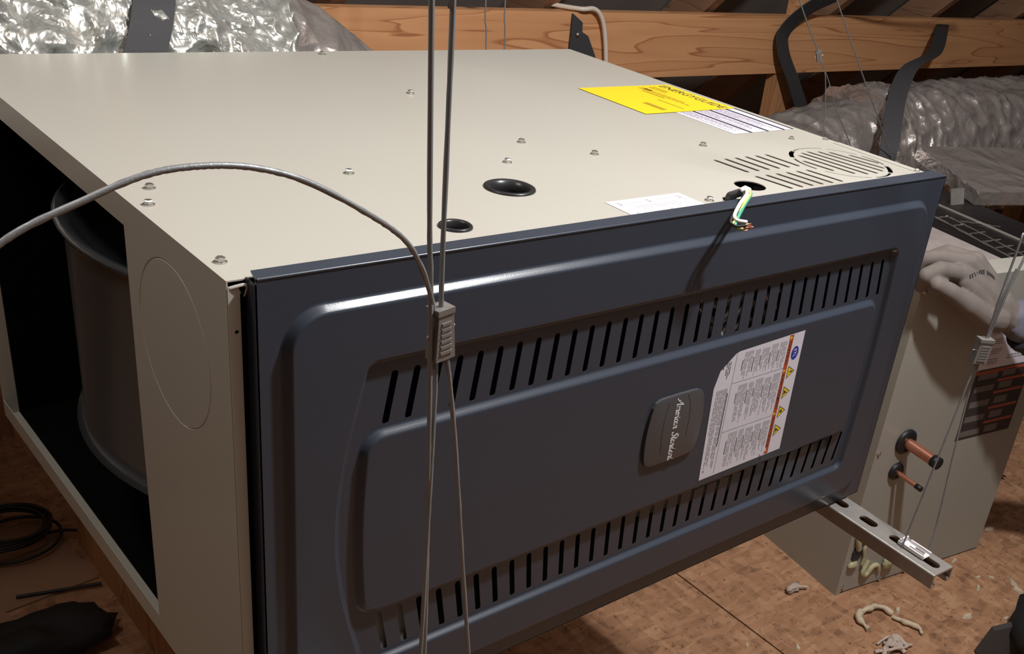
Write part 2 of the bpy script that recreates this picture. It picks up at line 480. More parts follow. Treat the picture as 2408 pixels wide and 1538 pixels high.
# ================================================================== THE SETTING
fl = thing('floor', None, None, kind='structure')
for i, (x0, x1) in enumerate(((-3.7, -1.30), (-1.296, 1.120), (1.124, 3.56), (3.564, 6.0))):
    for j, (y0, y1) in enumerate(((-3.0, -1.0), (-0.996, 0.62), (0.624, 1.84), (1.844, 2.8))):
        MB().box((x0, y0 + (0.3 if i % 2 and j == 9 else 0), -0.018), (x1, y1, 0.0)).build('osb_panel', M_OSB, fl)

# roof: two slopes, deck and rafters; it comes down low behind the furnace
roof = thing('ceiling', None, None, kind='structure')
def roofz(y): return 0.93 + (1.62 - y) * 0.95 if y > -0.7 else 0.93 + 2.32 * 0.95 + (y + 0.7) * 0.95
mb = MB()
for ya, yb in ((2.75, -0.7), (-0.7, -3.2)):
    za, zb = roofz(ya) + 0.15, roofz(yb) + 0.15
    mb.add([(-3.7, ya, za), (6, ya, za), (6, yb, zb), (-3.7, yb, zb), (-3.7, ya, za + .02), (6, ya, za + .02), (6, yb, zb + .02), (-3.7, yb, zb + .02)],
           [(0, 1, 2, 3), (4, 5, 6, 7), (0, 1, 5, 4), (2, 3, 7, 6), (1, 2, 6, 5), (3, 0, 4, 7)])
mb.build('roof_deck', M_DECK, roof)
raft = None
x = -3.3
while x < 5.9:
    for ya, yb in ((2.7, -0.7), (-0.7, -3.1)):
        za, zb = roofz(ya), roofz(yb)
        mb = MB(); w = 0.038
        mb.add([(x, ya, za), (x + w, ya, za), (x + w, yb, zb), (x, yb, zb), (x, ya, za + .14), (x + w, ya, za + .14), (x + w, yb, zb + .14), (x, yb, zb + .14)],
               [(0, 1, 2, 3), (4, 5, 6, 7), (0, 1, 5, 4), (2, 3, 7, 6), (1, 2, 6, 5), (3, 0, 4, 7)])
        mb.build('rafter', M_RAFT, roof)
    x += 0.61
def wall(name, lo, hi, m_): tag(MB().box(lo, hi).build(name, m_), kind='structure')
wall('wall_back', (-3.7, 2.62, 0.0), (6, 2.66, 0.9), M_DARKWALL)
wall('wall_left', (-3.74, -3.1, 0.0), (-3.70, 2.7, 3.4), M_DECK)
wall('wall_right', (6.0, -3.1, 0.0), (6.04, 2.7, 3.4), M_DARKWALL)
wall('wall_front', (-3.7, -3.14, 0.0), (6, -3.10, 1.1), M_DECK)

# the long pine beam behind, its posts
bm_ = MB().box((-1.2, 1.60, 0.722), (5.2, 1.638, 0.897)).build('beam', M_WOOD); tag(bm_, kind='structure')
for x in (0.2, 2.515, 4.4):
    p = MB().box((x, 1.602, 0.0), (x + 0.11, 1.640, 0.722)).build('wall_stud', M_POST); tag(p, kind='structure')
p = MB().box((2.55, 1.606, 0.897), (2.64, 1.638, 0.965)).build('trim_1', M_WOOD); tag(p, kind='structure')

# ================================================================== FURNACE
W, D, H = 0.868, 0.692, 0.443
fur = thing('furnace', 'beige gas furnace lying on its side with a dark slate louvred door', 'furnace', (0, 0, TZ))
FY = -0.0158        # door frame plane

# --- top sheet with all its punched openings
holes = []
for i in range(6):
    x = 0.6206 + i * 0.01755; holes.append(slot(x, 0.0695, x + 0.0077, 0.0212, 0.0054))
    x = 0.6204 + i * 0.01755; holes.append(slot(x, 0.1322, x + 0.0045, 0.0820, 0.0054))
RV = [(0.7371, 0.0982, 0.7432, 0.0552), (0.7524, 0.1174, 0.762, 0.0386), (0.7659, 0.1245, 0.7786, 0.0318), (0.7797, 0.1267, 0.7952, 0.0302),
      (0.7956, 0.1228, 0.8119, 0.0346), (0.8102, 0.1169, 0.8254, 0.0427), (0.8282, 0.0994, 0.839, 0.0605)]
for a in RV: holes.append(slot(*a, 0.0054))
rc = (0.7855, 0.0785); rr_ = 0.0595
for a0, a1, w in ((62, 112, .0026), (114, 145, .0058), (150, 190, .0036), (200, 255, .0018), (262, 300, .0032), (302, 331, .0058), (336, 372, .0026), (18, 56, .0018)):
    holes.append(arcslot(rc[0], rc[1], rr_, w, math.radians(a0), math.radians(a1)))
holes.append(circle(0.5855, 0.0448, 0.0172, 32))
holes.append(circle(0.5255, 0.0165, 0.0090, 24))
holes.append(circle(0.3228, 0.1140, 0.0205, 32))
holes.append(circle(0.2128, 0.0405, 0.0120, 28))
holes.append(circle(0.0062, 0.2205, 0.0016, 10))
mb = MB()
plate(mb, [(0, 0), (W, 0), (W, D), (0, D)], holes, 0.0011, lambda x, y, h: (x, y, h))
mb.build('top_sheet', M_BEIGE, fur)

# --- the rest of the shell
mb = MB()
t = 0.0011
mb.box((0.0, D - t, -H), (W, D, -t))                                   # rear
mb.box((0.0, 0.0, -H), (W, D, -H + t))                                 # underside
mb.box((W - t, 0.0, -H + t), (W, D - t, -t))                           # right end
mb.build('shell', M_BEIGE, fur)
# left end: front strip with the faint round knock-out, flanges along the opening
mb = MB()
kc = (0.1025, -0.0915); krr = 0.0675
def ell(k): return [(kc[0] + k * krr * math.cos(2 * PI * i / 48), kc[1] + k * krr * math.sin(2 * PI * i / 48)) for i in range(48)]
rings = [[(a, b, h) for a, b in ell(k)] for k, h in ((1.012, 0), (1.0, -0.0009), (0.988, 0))]
plate(mb, [(0.0, -t), (0.0, -H + t), (0.191, -H + t), (0.191, -0.016), (0.191, -t)], [], 0.0011, lambda a, b, h: (-h, a, b), rings)
mb.build('end_strip', M_BEIGE, fur)
mb = MB(); mb.box((0.0, 0.1912, -0.024), (t, D - t, -t)); mb.build('opening_flange', M_BEIGE, fur)
mb = MB(); mb.box((0.0, 0.1912, -H + t), (t, D - t, -H + 0.022)); mb.build('opening_flange', M_BEIGE, fur)
# front post of the cabinet at the left, with bolt hole and folded tab
mb = MB()
plate(mb, [(0.0, -0.0035), (0.0, -H + t), (0.0096, -H + t), (0.0096, -0.0095), (0.0078, -0.0055)], [circle(0.0053, -0.038, 0.0016, 12)], 0.0011, lambda a, b, h: (a, -0.0022 - h, b))
mb.box((0.0085, -0.0022, -H + t), (0.0096, 0.016, -0.0095))
mb.build('front_post', M_BEIGE, fur)
mb = MB(); mb.tube(catmull([(0.0016, -0.0016, -0.0048), (0.006, -0.0028, -0.0036), (0.0115, -0.004, -0.0028), (0.0128, -0.0035, -0.006), (0.0122, -0.001, -0.012)], 6), 0.0013, 8, flat=0.5)
mb.build('folded_tab', M_BEIGE, fur)
# seam strip on the top near the right end
mb = MB(); mb.box((W - 0.0125, 0.004, 0.0), (W, 0.145, 0.0007)); mb.build('seam_strip', M_BEIGE, fur)

# --- interior seen through the openings: blower drum, divider, burner parts
zc1, zc2 = -0.080, -0.310
mb = MB()
pr = [(a + 0.013, b) for a, b in [(0.262, zc2 + 0.012), (0.276, zc2 + 0.004), (0.272, zc2), (0.268, zc2 + 0.02), (0.268, zc1 - 0.02), (0.272, zc1 - 0.008), (0.277, zc1 - 0.002), (0.272, zc1 + 0.002), (0.262, zc1 - 0.004), (0.244, zc1 - 0.03), (0.19, zc1 - 0.035), (0.13, zc1 - 0.036)]]
mb.lathe(pr, (0.284, 0.325, 0), (0, 0, 1), 84)
bl = mb.build('blower_housing', M_DKGALV, fur, 'shiny steel blower drum behind the open end')
mb = MB()
for i in range(36):
    a = 2 * PI * i / 36
    T = Matrix.Translation((0.292 + 0.118 * math.cos(a), 0.318 + 0.118 * math.sin(a), 0)) @ Matrix.Rotation(a + 0.6, 4, 'Z')
    mb.box((-0.012, -0.0006, zc2 + 0.02), (0.012, 0.0006, zc1 - 0.04), 0, T)
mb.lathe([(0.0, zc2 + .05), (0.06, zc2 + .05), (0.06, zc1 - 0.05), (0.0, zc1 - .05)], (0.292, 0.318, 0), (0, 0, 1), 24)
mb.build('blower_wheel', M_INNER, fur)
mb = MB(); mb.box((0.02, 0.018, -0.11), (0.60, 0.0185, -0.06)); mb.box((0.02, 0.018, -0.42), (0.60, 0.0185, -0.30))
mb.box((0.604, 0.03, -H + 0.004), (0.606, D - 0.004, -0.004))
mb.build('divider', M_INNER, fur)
mb = MB()
for i in range(4):
    z = -0.075 - i * 0.02
    mb.tube(catmull([(0.47 + 0.02 * i, 0.004, z - .01), (0.52, -0.002, z - 0.03), (0.57, 0.004, z), (0.61, -0.001, z - 0.03)], 8), 0.005, 8)
    mb.build('burner_tube', M_GALV, fur); mb = MB()
mb.cyl((0.44, 0.012, -0.335), (0.60, 0.012, -0.350), 0.016); mb.build('gas_manifold', M_GALV, fur)
mb = MB(); mb.box((0.105, -0.008, -0.40), (0.158, -0.006, -0.31)); mb.build('glint_plate', M_BEIGE, fur)  # pale plate added close behind the lower slots to give glints

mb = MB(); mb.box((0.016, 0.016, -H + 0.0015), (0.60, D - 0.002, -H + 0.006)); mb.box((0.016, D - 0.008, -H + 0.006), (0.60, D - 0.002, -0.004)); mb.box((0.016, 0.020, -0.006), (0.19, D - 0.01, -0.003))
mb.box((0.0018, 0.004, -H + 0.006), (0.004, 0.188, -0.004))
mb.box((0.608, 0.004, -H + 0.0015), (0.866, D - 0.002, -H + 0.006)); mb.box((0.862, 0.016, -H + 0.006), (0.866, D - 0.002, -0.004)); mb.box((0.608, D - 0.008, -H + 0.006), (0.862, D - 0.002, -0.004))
mb.build('inner_shade', M_SHADE, fur)  # black sheets added so the interior reads as deep shade
# --- screws on the top (hex washer heads)
def screw_mesh():
    mb = MB()
    mb.lathe([(0.0, 0.0), (0.0057, 0.0), (0.0057, 0.0009), (0.0047, 0.0014), (0.0, 0.0014)], (0, 0, 0), (0, 0, 1), 18, smooth=False)
    mb.lathe([(0.0042, 0.0013), (0.0042, 0.0040), (0.0033, 0.0048), (0.0, 0.0048)], (0, 0, 0), (0, 0, 1), 6, smooth=False)
    return mb.build('screw', M_SCREW)
s0 = screw_mesh()
first = True
def screw(parent, loc, rot=None, k=1.0):
    global first
    if first: o = s0; first = False
    else: o = s0.copy(); C.objects.link(o)
    o.parent = parent; o.location = loc; o.scale = (k, k, k)
    if rot: o.rotation_euler = rot
    else: o.rotation_euler = (0, 0, rnd.uniform(0, 1))
    return o
for x, y in [(0.4287, 0.6728), (0.4315, 0.4614), (0.4355, 0.2454), (0.373, 0.1859), (0.4893, 0.1861), (0.2016, 0.1954), (0.0265, 0.2026), (0.0112, 0.1645),
             (0.0110, 0.0337), (0.653, 0.181), (0.809, 0.1757), (0.8600, 0.1614), (0.8612, 0.0205), (0.498, 0.0204)]:
    screw(fur, (x, y, 0.0), k=0.86 if x < 0.8 else 0.7)

# --- grommets
def grommet(cx, cy, r):
    mb = MB()
    mb.lathe([(r * 1.18, 0.0002), (r * 1.16, 0.0016), (r * 1.05, 0.0026), (r * 0.90, 0.0008), (r * 0.80, -0.004), (r * 0.78, -0.012), (r * 0.86, -0.014), (r * 0.97, -0.012), (r * 0.97, 0.0002)], (cx, cy, 0), (0, 0, 1), 40, close=True)
    mb.build('grommet', M_PLASTIC, fur, 'black plastic grommet lining a round opening')
grommet(0.3228, 0.1140, 0.0210); grommet(0.2128, 0.0405, 0.0124)
mb = MB(); mb.tube(catmull([(0.30, 0.11, -0.03), (0.32, 0.105, -0.02), (0.345, 0.108, -0.03)], 6), 0.004, 8); mb.build('gas_tube', M_GALV, fur)

# --- labels on the top: reading towards the front, up = +x
def toplabel(x0, x1, y0, y1, h=0.0004):
    # local x runs from y1 (far) to y0 (near); local y runs from x0 to x1
    return frame((x0, y1, h), (0, -1, 0), (1, 0, 0)), (y1 - y0), (x1 - x0)
T_, w_, h_ = toplabel(0.688, 0.856, 0.318, 0.454, 0.0008)
L = Label(T_); L.quad(0, 0, w_, h_, 0)
L.text('ENERGYGUIDE', 0.006, h_ - 0.024, 0.022, 1, 0.0001, bold=0.01, fit=w_ - 0.012)
L.lines(0.01, 0.05, 0.135, 0.12, 2, 2, 0.0001, rnd); L.lines(0.01, 0.12, 0.112, 0.10, 2, 2, 0.0001, rnd)
L.quad(0.025, 0.094, 0.07, 0.098, 2, 0.0001); L.quad(0.015, 0.105, 0.03, 0.114, 2, 0.0001); L.quad(0.085, 0.040, 0.124, 0.050, 2, 0.0001); L.quad(0.074, 0.078, 0.125, 0.081, 2, 0.0001)
L.build('energy_label', [M_YELLOW, M_INK, M_OCHRE], fur, 'bright yellow energy label', fix=False)
T_, w_, h_ = toplabel(0.742, 0.858, 0.213, 0.330, 0.0003)
L = Label(T_); L.quad(0, 0, w_, h_, 0)
for k, y in enumerate((0.030, 0.062, 0.094)):
    L.quad(0.0, y, w_, y + 0.005, 1, 0.0001)
    L.lines(0.004, w_ - 0.004, y - 0.003, y - 0.024, 5, 2, 0.0001, rnd, 0.45)
L.quad(0, h_ - 0.004, w_, h_, 1, 0.0001)
L.build('notice_label', [M_LILAC, M_NAVY, M_MAUVE], fur, 'pale lilac notice with dark bars', fix=False)
T_, w_, h_ = toplabel(0.386, 0.484, 0.0075, 0.0500)
L = Label(T_); L.quad(0, 0, w_, h_, 0)
for (a, b) in ((0.006, 0.008), (0.006, 0.045), (0.006, 0.086), (0.034, 0.008), (0.034, 0.052)):
    L.text('5/8', a, b, 0.006, 1, 0.0001)
L.quad(0.010, 0.018, 0.0115, 0.040, 2, 0.0001); L.quad(0.008, 0.058, 0.0095, 0.082, 2, 0.0001); L.quad(0.017, 0.086, 0.0185, 0.096, 2, 0.0001)
L.lines(0.018, 0.030, 0.078, 0.020, 12, 2, 0.0001, rnd, 0.6); L.lines(0.034, 0.038, 0.044, 0.030, 3, 2, 0.0001, rnd)
L.build('clearance_label', [M_WHITE, M_INKGREY, M_INKLIGHT], fur, 'white label by the front edge', fix=False)

# --- wiring whip out of the small hole
def wire(pts, m_, r=0.0016): MB().tube(catmull(pts, 8), r, 8).build('lead_wire', m_, fur)
H0 = (0.5235, 0.0150, -0.02)
wire([H0, (0.520, 0.012, 0.004), (0.5245, 0.006, 0.0115), (0.519, -0.004, 0.0115), (0.492, -0.022, 0.0080), (0.4635, -0.040, 0.0035), (0.4660, -0.0445, -0.0008), (0.4800, -0.0455, -0.0016)], M_BLACK)
wire([H0, (0.522, 0.011, 0.005), (0.5265, 0.003, 0.0135), (0.521, -0.006, 0.0130), (0.4976, -0.019, 0.0092), (0.4730, -0.0355, 0.0058), (0.4720, -0.0400, 0.0030), (0.4822, -0.0440, 0.0012)], M_WIREWHITE, 0.0019)
wire([H0, (0.524, 0.011, 0.004), (0.5300, 0.002, 0.0120), (0.527, -0.006, 0.0115), (0.5050, -0.019, 0.0078), (0.4790, -0.0355, 0.0040), (0.4690, -0.0420, -0.0020), (0.4755, -0.0455, -0.0045)], M_GREEN, 0.0018)
wire([H0, (0.523, 0.011, 0.005), (0.5285, 0.002, 0.0135), (0.525, -0.007, 0.0130), (0.5030, -0.0195, 0.0088), (0.4760, -0.0365, 0.0035), (0.4645, -0.0425, -0.0005), (0.4752, -0.0465, -0.0036)], M_YEL2, 0.0012)
MB().tube(catmull([(0.5245, 0.0150, -0.015), (0.519, 0.0135, 0.0030), (0.5205, 0.0095, 0.0075), (0.5255, 0.0035, 0.0115)], 6), 0.0042, 10).build('wire_sleeve', M_STRAP, fur)
mb = MB()
for i in range(12):
    st_ = Vector((0.4795 if i % 2 else 0.4745, -0.0452, -0.0008 if i % 2 else -0.0036))
    e = Vector((0.4860, -0.0465, -0.0030)) + Vector((rnd.uniform(-.004, .004), rnd.uniform(-.002, .002), rnd.uniform(-.004, .003)))
    mb.tube(catmull([st_, st_.lerp(e, .5) + Vector((0, 0, rnd.uniform(-.0015, .0015))), e], 4), 0.0007, 6)
mb.build('bare_ends', M_COPPER, fur)
mb = MB(); mb.tube([(0.5215, 0.0030, 0.0135), (0.5265, 0.0020, 0.0158), (0.5320, 0.0005, 0.0135)], 0.0026, 8); mb.build('cable_tie', M_WIREWHITE, fur)

# --- the door
X0, X1, Z0, Z1 = 0.0135, 0.8685, -0.4400, 0.0050
d3 = lambda x, y, h: (x, FY - h, y)
HR = 0.0065     # emboss height
outer = rrect(0.0305, 0.8505, -0.4215, -0.0205, 0.034, 10, 24)
recess = rrect(0.0955, 0.7990, -0.3775, -0.0725, 0.012, 8, 28, 0.024, 0.006)
centre = rrect(0.0930, 0.7900, -0.3215, -0.1365, 0.022, 8, 28, 0.003, 0.001)
rings = bevel_rings(outer, 0.0062, 0.0, HR) + bevel_rings(recess, 0.0045, HR, 0.0008) + bevel_rings(centre, 0.0060, 0.0008, HR)
holes = []
for i in range(33):
    k = i / 32
    xb = 0.1168 + i * 0.02088; lean = 0.0082 - 0.0152 * k
    tp = -0.0872
    holes.append([(a, b, 0.0008) for a, b in slot(xb + lean, tp, xb, -0.1338, 0.0062 - 0.0012 * k)])
    xb = 0.1242 + i * 0.02052; lean = -0.0086 + 0.0150 * k
    holes.append([(a, b, 0.0008) for a, b in slot(xb + lean, -0.3240 + 0.0025 * k, xb, -0.3700 + 0.0055 * k, 0.0062 - 0.0012 * k)])
mb = MB()
plate(mb, [(X0, Z0), (X1, Z0), (X1, Z1), (X0, Z1)], holes, 0.0009, d3, rings, 0, True)
door = mb.build('door', M_SLATE, fur, 'dark slate louvred door with embossed panels', fix=False)
# returned edges of the door
mb = MB()
mb.add([(X0 + .004, FY + 0.016, Z1 + 0.0002), (X1, FY + 0.020, Z1 + 0.0002), (X1, FY, Z1), (X0, FY, Z1), (X0 + .004, FY + 0.016, Z1 - 0.0009), (X1, FY + 0.020, Z1 - 0.0009), (X1, FY, Z1 - 0.0011), (X0, FY, Z1 - .0011)],
       [(0, 1, 2, 3), (4, 5, 6, 7), (0, 1, 5, 4), (2, 3, 7, 6), (1, 2, 6, 5), (3, 0, 4, 7)])
mb.cyl((X0 + 0.001, FY + 0.0006, Z1 - 0.0006), (X1, FY + 0.0006, Z1 - 0.0006), 0.0013, n=10)
mb.build('door_lip', M_SLATE, door)
mb = MB(); mb.box((X1 - 0.0009, FY, Z0), (X1, 0.014, Z1)); mb.box((X0, FY, Z0), (X0 + 0.0009, 0.0, Z1 - 0.004)); mb.box((X0, FY, Z0 - 0.0005), (X1, -0.001, Z0 + 0.0006))
mb.build('door_return', M_SLATE, door)
# badge with script lettering
def bow_quad(pts, bows, k=8, r=0):
    P = []
    for i in range(4):
        a = Vector(pts[i]); b = Vector(pts[(i + 1) % 4]); t = (b - a).normalized(); nn = Vector((t.y, -t.x))
        for j in range(k):
            s = j / k; P.append(tuple(a + (b - a) * s + nn * (bows[i] * math.sin(PI * s))))
    return P
def soften(P, it=3):
    for _ in range(it):
        n = len(P); P = [((P[i - 1][0] + 2 * P[i][0] + P[(i + 1) % n][0]) / 4, (P[i - 1][1] + 2 * P[i][1] + P[(i + 1) % n][1]) / 4) for i in range(n)]
    return P
by = FY - HR
bp_ = soften(bow_quad([(0.4175, -0.2625), (0.4905, -0.2620), (0.4895, -0.1845), (0.4200, -0.1845)], [0.0005, 0.006, 0.0005, 0.0045], 10), 2)
mb = MB()
plate(mb, [(a, b, 0.0) for a, b in bp_], [], 0.0030, lambda x, y, h: (x, by - 0.0030 - h, y), [[(a, b, 0.0006) for a, b in offset(bp_, 0.0022)]], 0, True)
mb.build('badge', M_SLATE2, door, 'dark plastic badge with white script', fix=False)
mb = MB()
for pts in (((0.4660, -0.1862), (0.4718, -0.2000), (0.4738, -0.2160), (0.4735, -0.2380)), ((0.4398, -0.1900), (0.4370, -0.2060), (0.4362, -0.2250), (0.4385, -0.2500))):
    mb.ribbon(catmull([(a, by - 0.00362, b) for a, b in pts], 8), (1, 0, 0), 0.0006, 0.0001)
mb.build('badge_groove', M_DARK, door)
# hand drawn script alphabet (unit x-height = 1)
GL = {
 'A': ([[(0.0, 0.0), (0.35, 0.25), (0.85, 1.3), (1.15, 2.0), (1.2, 1.2), (1.25, 0.1), (1.5, 0.05)], [(0.35, 0.75), (0.8, 0.85), (1.4, 0.8)]], 1.55),
 'm': ([[(0.0, 0.9), (0.15, 1.0), (0.15, 0.0), (0.2, 0.6), (0.4, 1.0), (0.52, 0.9), (0.5, 0.0), (0.55, 0.6), (0.78, 1.0), (0.9, 0.85), (0.88, 0.15), (1.0, 0.0), (1.12, 0.15)]], 1.12),
 'e': ([[(0.0, 0.35), (0.35, 0.55), (0.45, 0.85), (0.3, 1.0), (0.1, 0.7), (0.12, 0.2), (0.35, 0.0), (0.6, 0.2)]], 0.58),
 'r': ([[(0.0, 0.8), (0.12, 1.0), (0.16, 0.0), (0.2, 0.6), (0.38, 1.0), (0.52, 0.9)]], 0.52),
 'i': ([[(0.0, 0.6), (0.14, 1.0), (0.14, 0.15), (0.28, 0.0), (0.42, 0.2)], [(0.2, 1.42), (0.24, 1.55)]], 0.42),
 'c': ([[(0.52, 0.82), (0.4, 1.0), (0.15, 0.8), (0.08, 0.3), (0.3, 0.0), (0.58, 0.2)]], 0.56),
 'a': ([[(0.52, 0.9), (0.35, 1.0), (0.1, 0.65), (0.1, 0.15), (0.28, 0.0), (0.5, 0.4), (0.56, 1.0), (0.54, 0.2), (0.66, 0.0), (0.8, 0.2)]], 0.78),
 'n': ([[(0.0, 0.9), (0.14, 1.0), (0.15, 0.0), (0.2, 0.6), (0.42, 1.0), (0.55, 0.85), (0.53, 0.15), (0.66, 0.0), (0.8, 0.18)]], 0.78),
 'S': ([[(0.95, 1.7), (0.75, 2.0), (0.4, 1.8), (0.4, 1.4), (0.7, 1.0), (0.85, 0.5), (0.6, 0.05), (0.2, 0.05), (0.02, 0.4)]], 1.05),
 't': ([[(0.18, 1.7), (0.16, 0.7), (0.18, 0.15), (0.32, 0.0), (0.48, 0.2)], [(0.0, 1.1), (0.25, 1.12), (0.48, 1.2)]], 0.48),
 'd': ([[(0.5, 0.9), (0.32, 1.0), (0.1, 0.65), (0.1, 0.15), (0.28, 0.0), (0.5, 0.4), (0.58, 1.2), (0.6, 1.9), (0.55, 0.6), (0.58, 0.15), (0.7, 0.0), (0.85, 0.2)]], 0.82),
 ' ': ([], 0.75)}
def script(txt, T, length, xh, width, mi=0):
    tot = sum(GL[c][1] for c in txt); k = length / tot; mb = MB(); x = 0.0
    for c in txt:
        for st in GL[c][0]:
            P = catmull([((x + a + 0.22 * b) * k, b * xh, 0.0) for a, b in st], 5)
            mb.ribbon([T @ p for p in P], T.to_3x3() @ Vector((0.8, -0.6, 0.0)) if False else [T.to_3x3() @ Vector((-(q.y - p.y), q.x - p.x, 0)) if (q - p).length > 1e-9 else T.to_3x3() @ Vector((1, 0, 0)) for p, q in zip(P, P[1:] + [P[-1] * 2 - P[-2]])], width, 0.0002, mi)
        x += GL[c][1]
    return mb
script('American Standard', frame((0.4515, by - 0.00375, -0.1880), (0, 0, -1), (1, 0, 0)), 0.0730, 0.0050, 0.00105).build('badge_lettering', M_LETTER, door, fix=False)
# warning label
T_ = frame((0.5100, by - 0.0003, -0.1505), (0, 0, -1), (1, 0, 0))
L = Label(T_); lw, lh = 0.155, 0.138
L.poly([(0.006, 0.024), (0.022, 0.004), (0.042, -0.0015), (lw + 0.0025, 0.0035), (lw, lh + 0.0035), (0, lh), (0.004, 0.026 + 0.004)], 0)
L.quad(0.0015, 0.1125, lw - 0.0005, 0.1190, 1, 0.0001)
L.text('WARNING', 0.008, 0.1135, 0.0062, 2, 0.0002, bold=0.01); L.text('AVERTISSEMENT', 0.050, 0.1135, 0.0062, 2, 0.0002, bold=0.01); L.text('ADVERTENCIA', 0.105, 0.1135, 0.0062, 2, 0.0002, bold=0.01)
for x in (0.003, 0.044, 0.099): L.poly([(x, 0.1135), (x + 0.004, 0.1135), (x + 0.002, 0.118)], 3, 0.0002)
L.poly([(0.026 + 0.0085 * math.cos(2 * PI * i / 28), 0.1275 + 0.0062 * math.sin(2 * PI * i / 28)) for i in range(28)], 4, 0.0001)
L.text('ETL', 0.0205, 0.1252, 0.0066, 0, 0.0002, bold=0.01)
for x, k in ((0.0495, 3), (0.0755, 3), (0.1005, 3), (0.125, 3)):
    L.poly([(x - 0.0082, 0.1218), (x + 0.0082, 0.1218), (x, 0.1345)], 2, 0.0001)
    L.poly([(x - 0.0066, 0.1227), (x + 0.0066, 0.1227), (x, 0.1328)], k, 0.00015)
L.poly([(0.0495, 0.131), (0.0475, 0.1268), (0.0494, 0.1268), (0.0482, 0.1235), (0.0515, 0.1278), (0.0497, 0.1278), (0.0507, 0.131)], 2, 0.0002)
for x in (0.0755, 0.125):
    L.poly([(x - 0.003, 0.1235), (x + 0.004, 0.1235), (x + 0.001, 0.126), (x + 0.002, 0.130), (x - 0.001, 0.127)], 2, 0.0002)
L.poly([(0.1005 + 0.0022 * math.cos(2 * PI * i / 12), 0.1262 + 0.0024 * math.sin(2 * PI * i / 12)) for i in range(12)], 2, 0.0002)
L.quad(0.006, 0.0262, lw - 0.001, 0.0266, 5, 0.0001)                      # rules
L.quad(0.0418, 0.0265, 0.0421, 0.1125, 5, 0.0001); L.quad(0.1022, 0.0265, 0.1025, 0.1125, 5, 0.0001)
for (a, b) in ((0.006, 0.0405), (0.046, 0.098), (0.106, 0.152)):
    y = 0.110
    for n in (6, 5, 6, 4, 7, 4):
        if y - n * 0.0021 < 0.030: break
        L.lines(a + rnd.uniform(0, .003), b, y, y - n * 0.0021, n, 6, 0.0001, rnd, 0.34); y -= n * 0.0021
        L.lines(a + 0.010, a + 0.010 + rnd.uniform(.014, .024), y - 0.0002, y - 0.0024, 1, 5, 0.0001, rnd, 0.5, False); y -= 0.0030
L.lines(0.014, 0.034, 0.020, 0.012, 3, 5, 0.0001, rnd, 0.4)
L.lines(0.046, lw - 0.006, 0.022, 0.004, 8, 6, 0.0001, rnd, 0.4)
L.lines(0.052, lw - 0.02, 0.024, 0.0215, 1, 5, 0.0001, rnd, 0.55, False)
for x in (0.020, lw - 0.008): L.poly([(x + 0.001 * math.cos(i), 0.008 + 0.001 * math.sin(i)) for i in range(6)], 2, 0.0002)
L.poly([(0.139, 0.104), (0.146, 0.107), (0.149, 0.1115), (0.144, 0.110)], 0, 0.003)
L.build('warning_label', [M_LILAC, M_ORANGE, M_INK, M_YELLOW, M_BLUE, M_INK, M_INKGREY], door, 'white warning label with orange band and hazard triangles', fix=False)

# ================================================================== STRUT CHANNELS under the furnace
def strut(label, ang, cx, y0, y1, nslots):
    t_ = thing('strut_channel', label, 'strut channel', (cx, 0, TZ - H - 0.0005), ang)
    hw, dp, th = 0.0205, 0.0206, 0.0026
    mb = MB(); hs = []
    y = y0 + 0.022
    while y < y1 - 0.03:
        hs.append(slot(0.0, y - 0.0141, 0.0, y + 0.0141, 0.0142, 8)); y += 0.0508
    plate(mb, [(-hw + .002, y0), (hw - .002, y0), (hw - .002, y1), (-hw + .002, y1)], hs, th, lambda x, y, h: (x, y, h))
    pts = [(-hw + .002, 0), (-hw + .0006, -.0006), (-hw, -.002), (-hw, -dp), (-hw + 0.0085, -dp), (-hw + 0.0085, -dp + 0.006), (-hw + 0.0062, -dp + 0.006), (-hw + 0.0062, -dp + th), (-hw + th, -dp + th), (-hw + th, -.003), (-hw + .003, -th)]
    for sg in (1, -1):
        T = frame((0, y0, 0), (sg, 0, 0), (0, 0, 1)); a, b = (0, -(y1 - y0)) if sg == 1 else (0, (y1 - y0))
        mb.prism(pts, a, b, T)
    mb.build('channel', M_GALV, t_)
    return t_
strut('slotted steel strut channel poking out under the right end of the furnace', math.radians(-3.2), 0.829, -0.192, 0.80, 8)
strut('slotted steel strut channel under the left end of the furnace', 0.0, 0.10, -0.175, 0.80, 8)

# ================================================================== HANGER CABLES
RC = 0.0016
def gripper(parent, T, w0=0.0135, w1=0.0175, h=0.034, d=0.011):
    g = MB()
    P = [(-w1 / 2, -h / 2), (w1 / 2, -h / 2), (w0 / 2, h / 2), (-w0 / 2, h / 2)]
    g.prism(P, -d / 2, d / 2, T)
    g.prism([(-w0 / 2 - .0012, h / 2 - 0.003), (w0 / 2 + .0006, h / 2 - 0.003), (w0 / 2 + .0006, h / 2 + .001), (-w0 / 2 - .0012, h / 2 + .001)], -d / 2 - .0008, d / 2 + .0008, T)
    gr = g.build('gripper', M_ZINC, parent)
    r = MB()
    for i in range(6):
        y = h * 0.24 - i * h * 0.115; ww = w0 / 2 + (w1 - w0) / 2 * (0.5 - y / h) - 0.0028
        r.box((-ww, y - 0.0012, d / 2), (ww, y + 0.0008, d / 2 + 0.0008), 0, T)
    r.build('grip_ridge', M_ZINC, gr)
    p = MB(); a = T @ Vector((-w1 / 2 - 0.0035, 0.0, 0)); b = T @ Vector((w1 / 2 + 0.0035, 0.002, 0)); p.cyl(a, b, 0.0011, n=8)
    p.build('release_pin', M_SCREW, gr)
    return gr
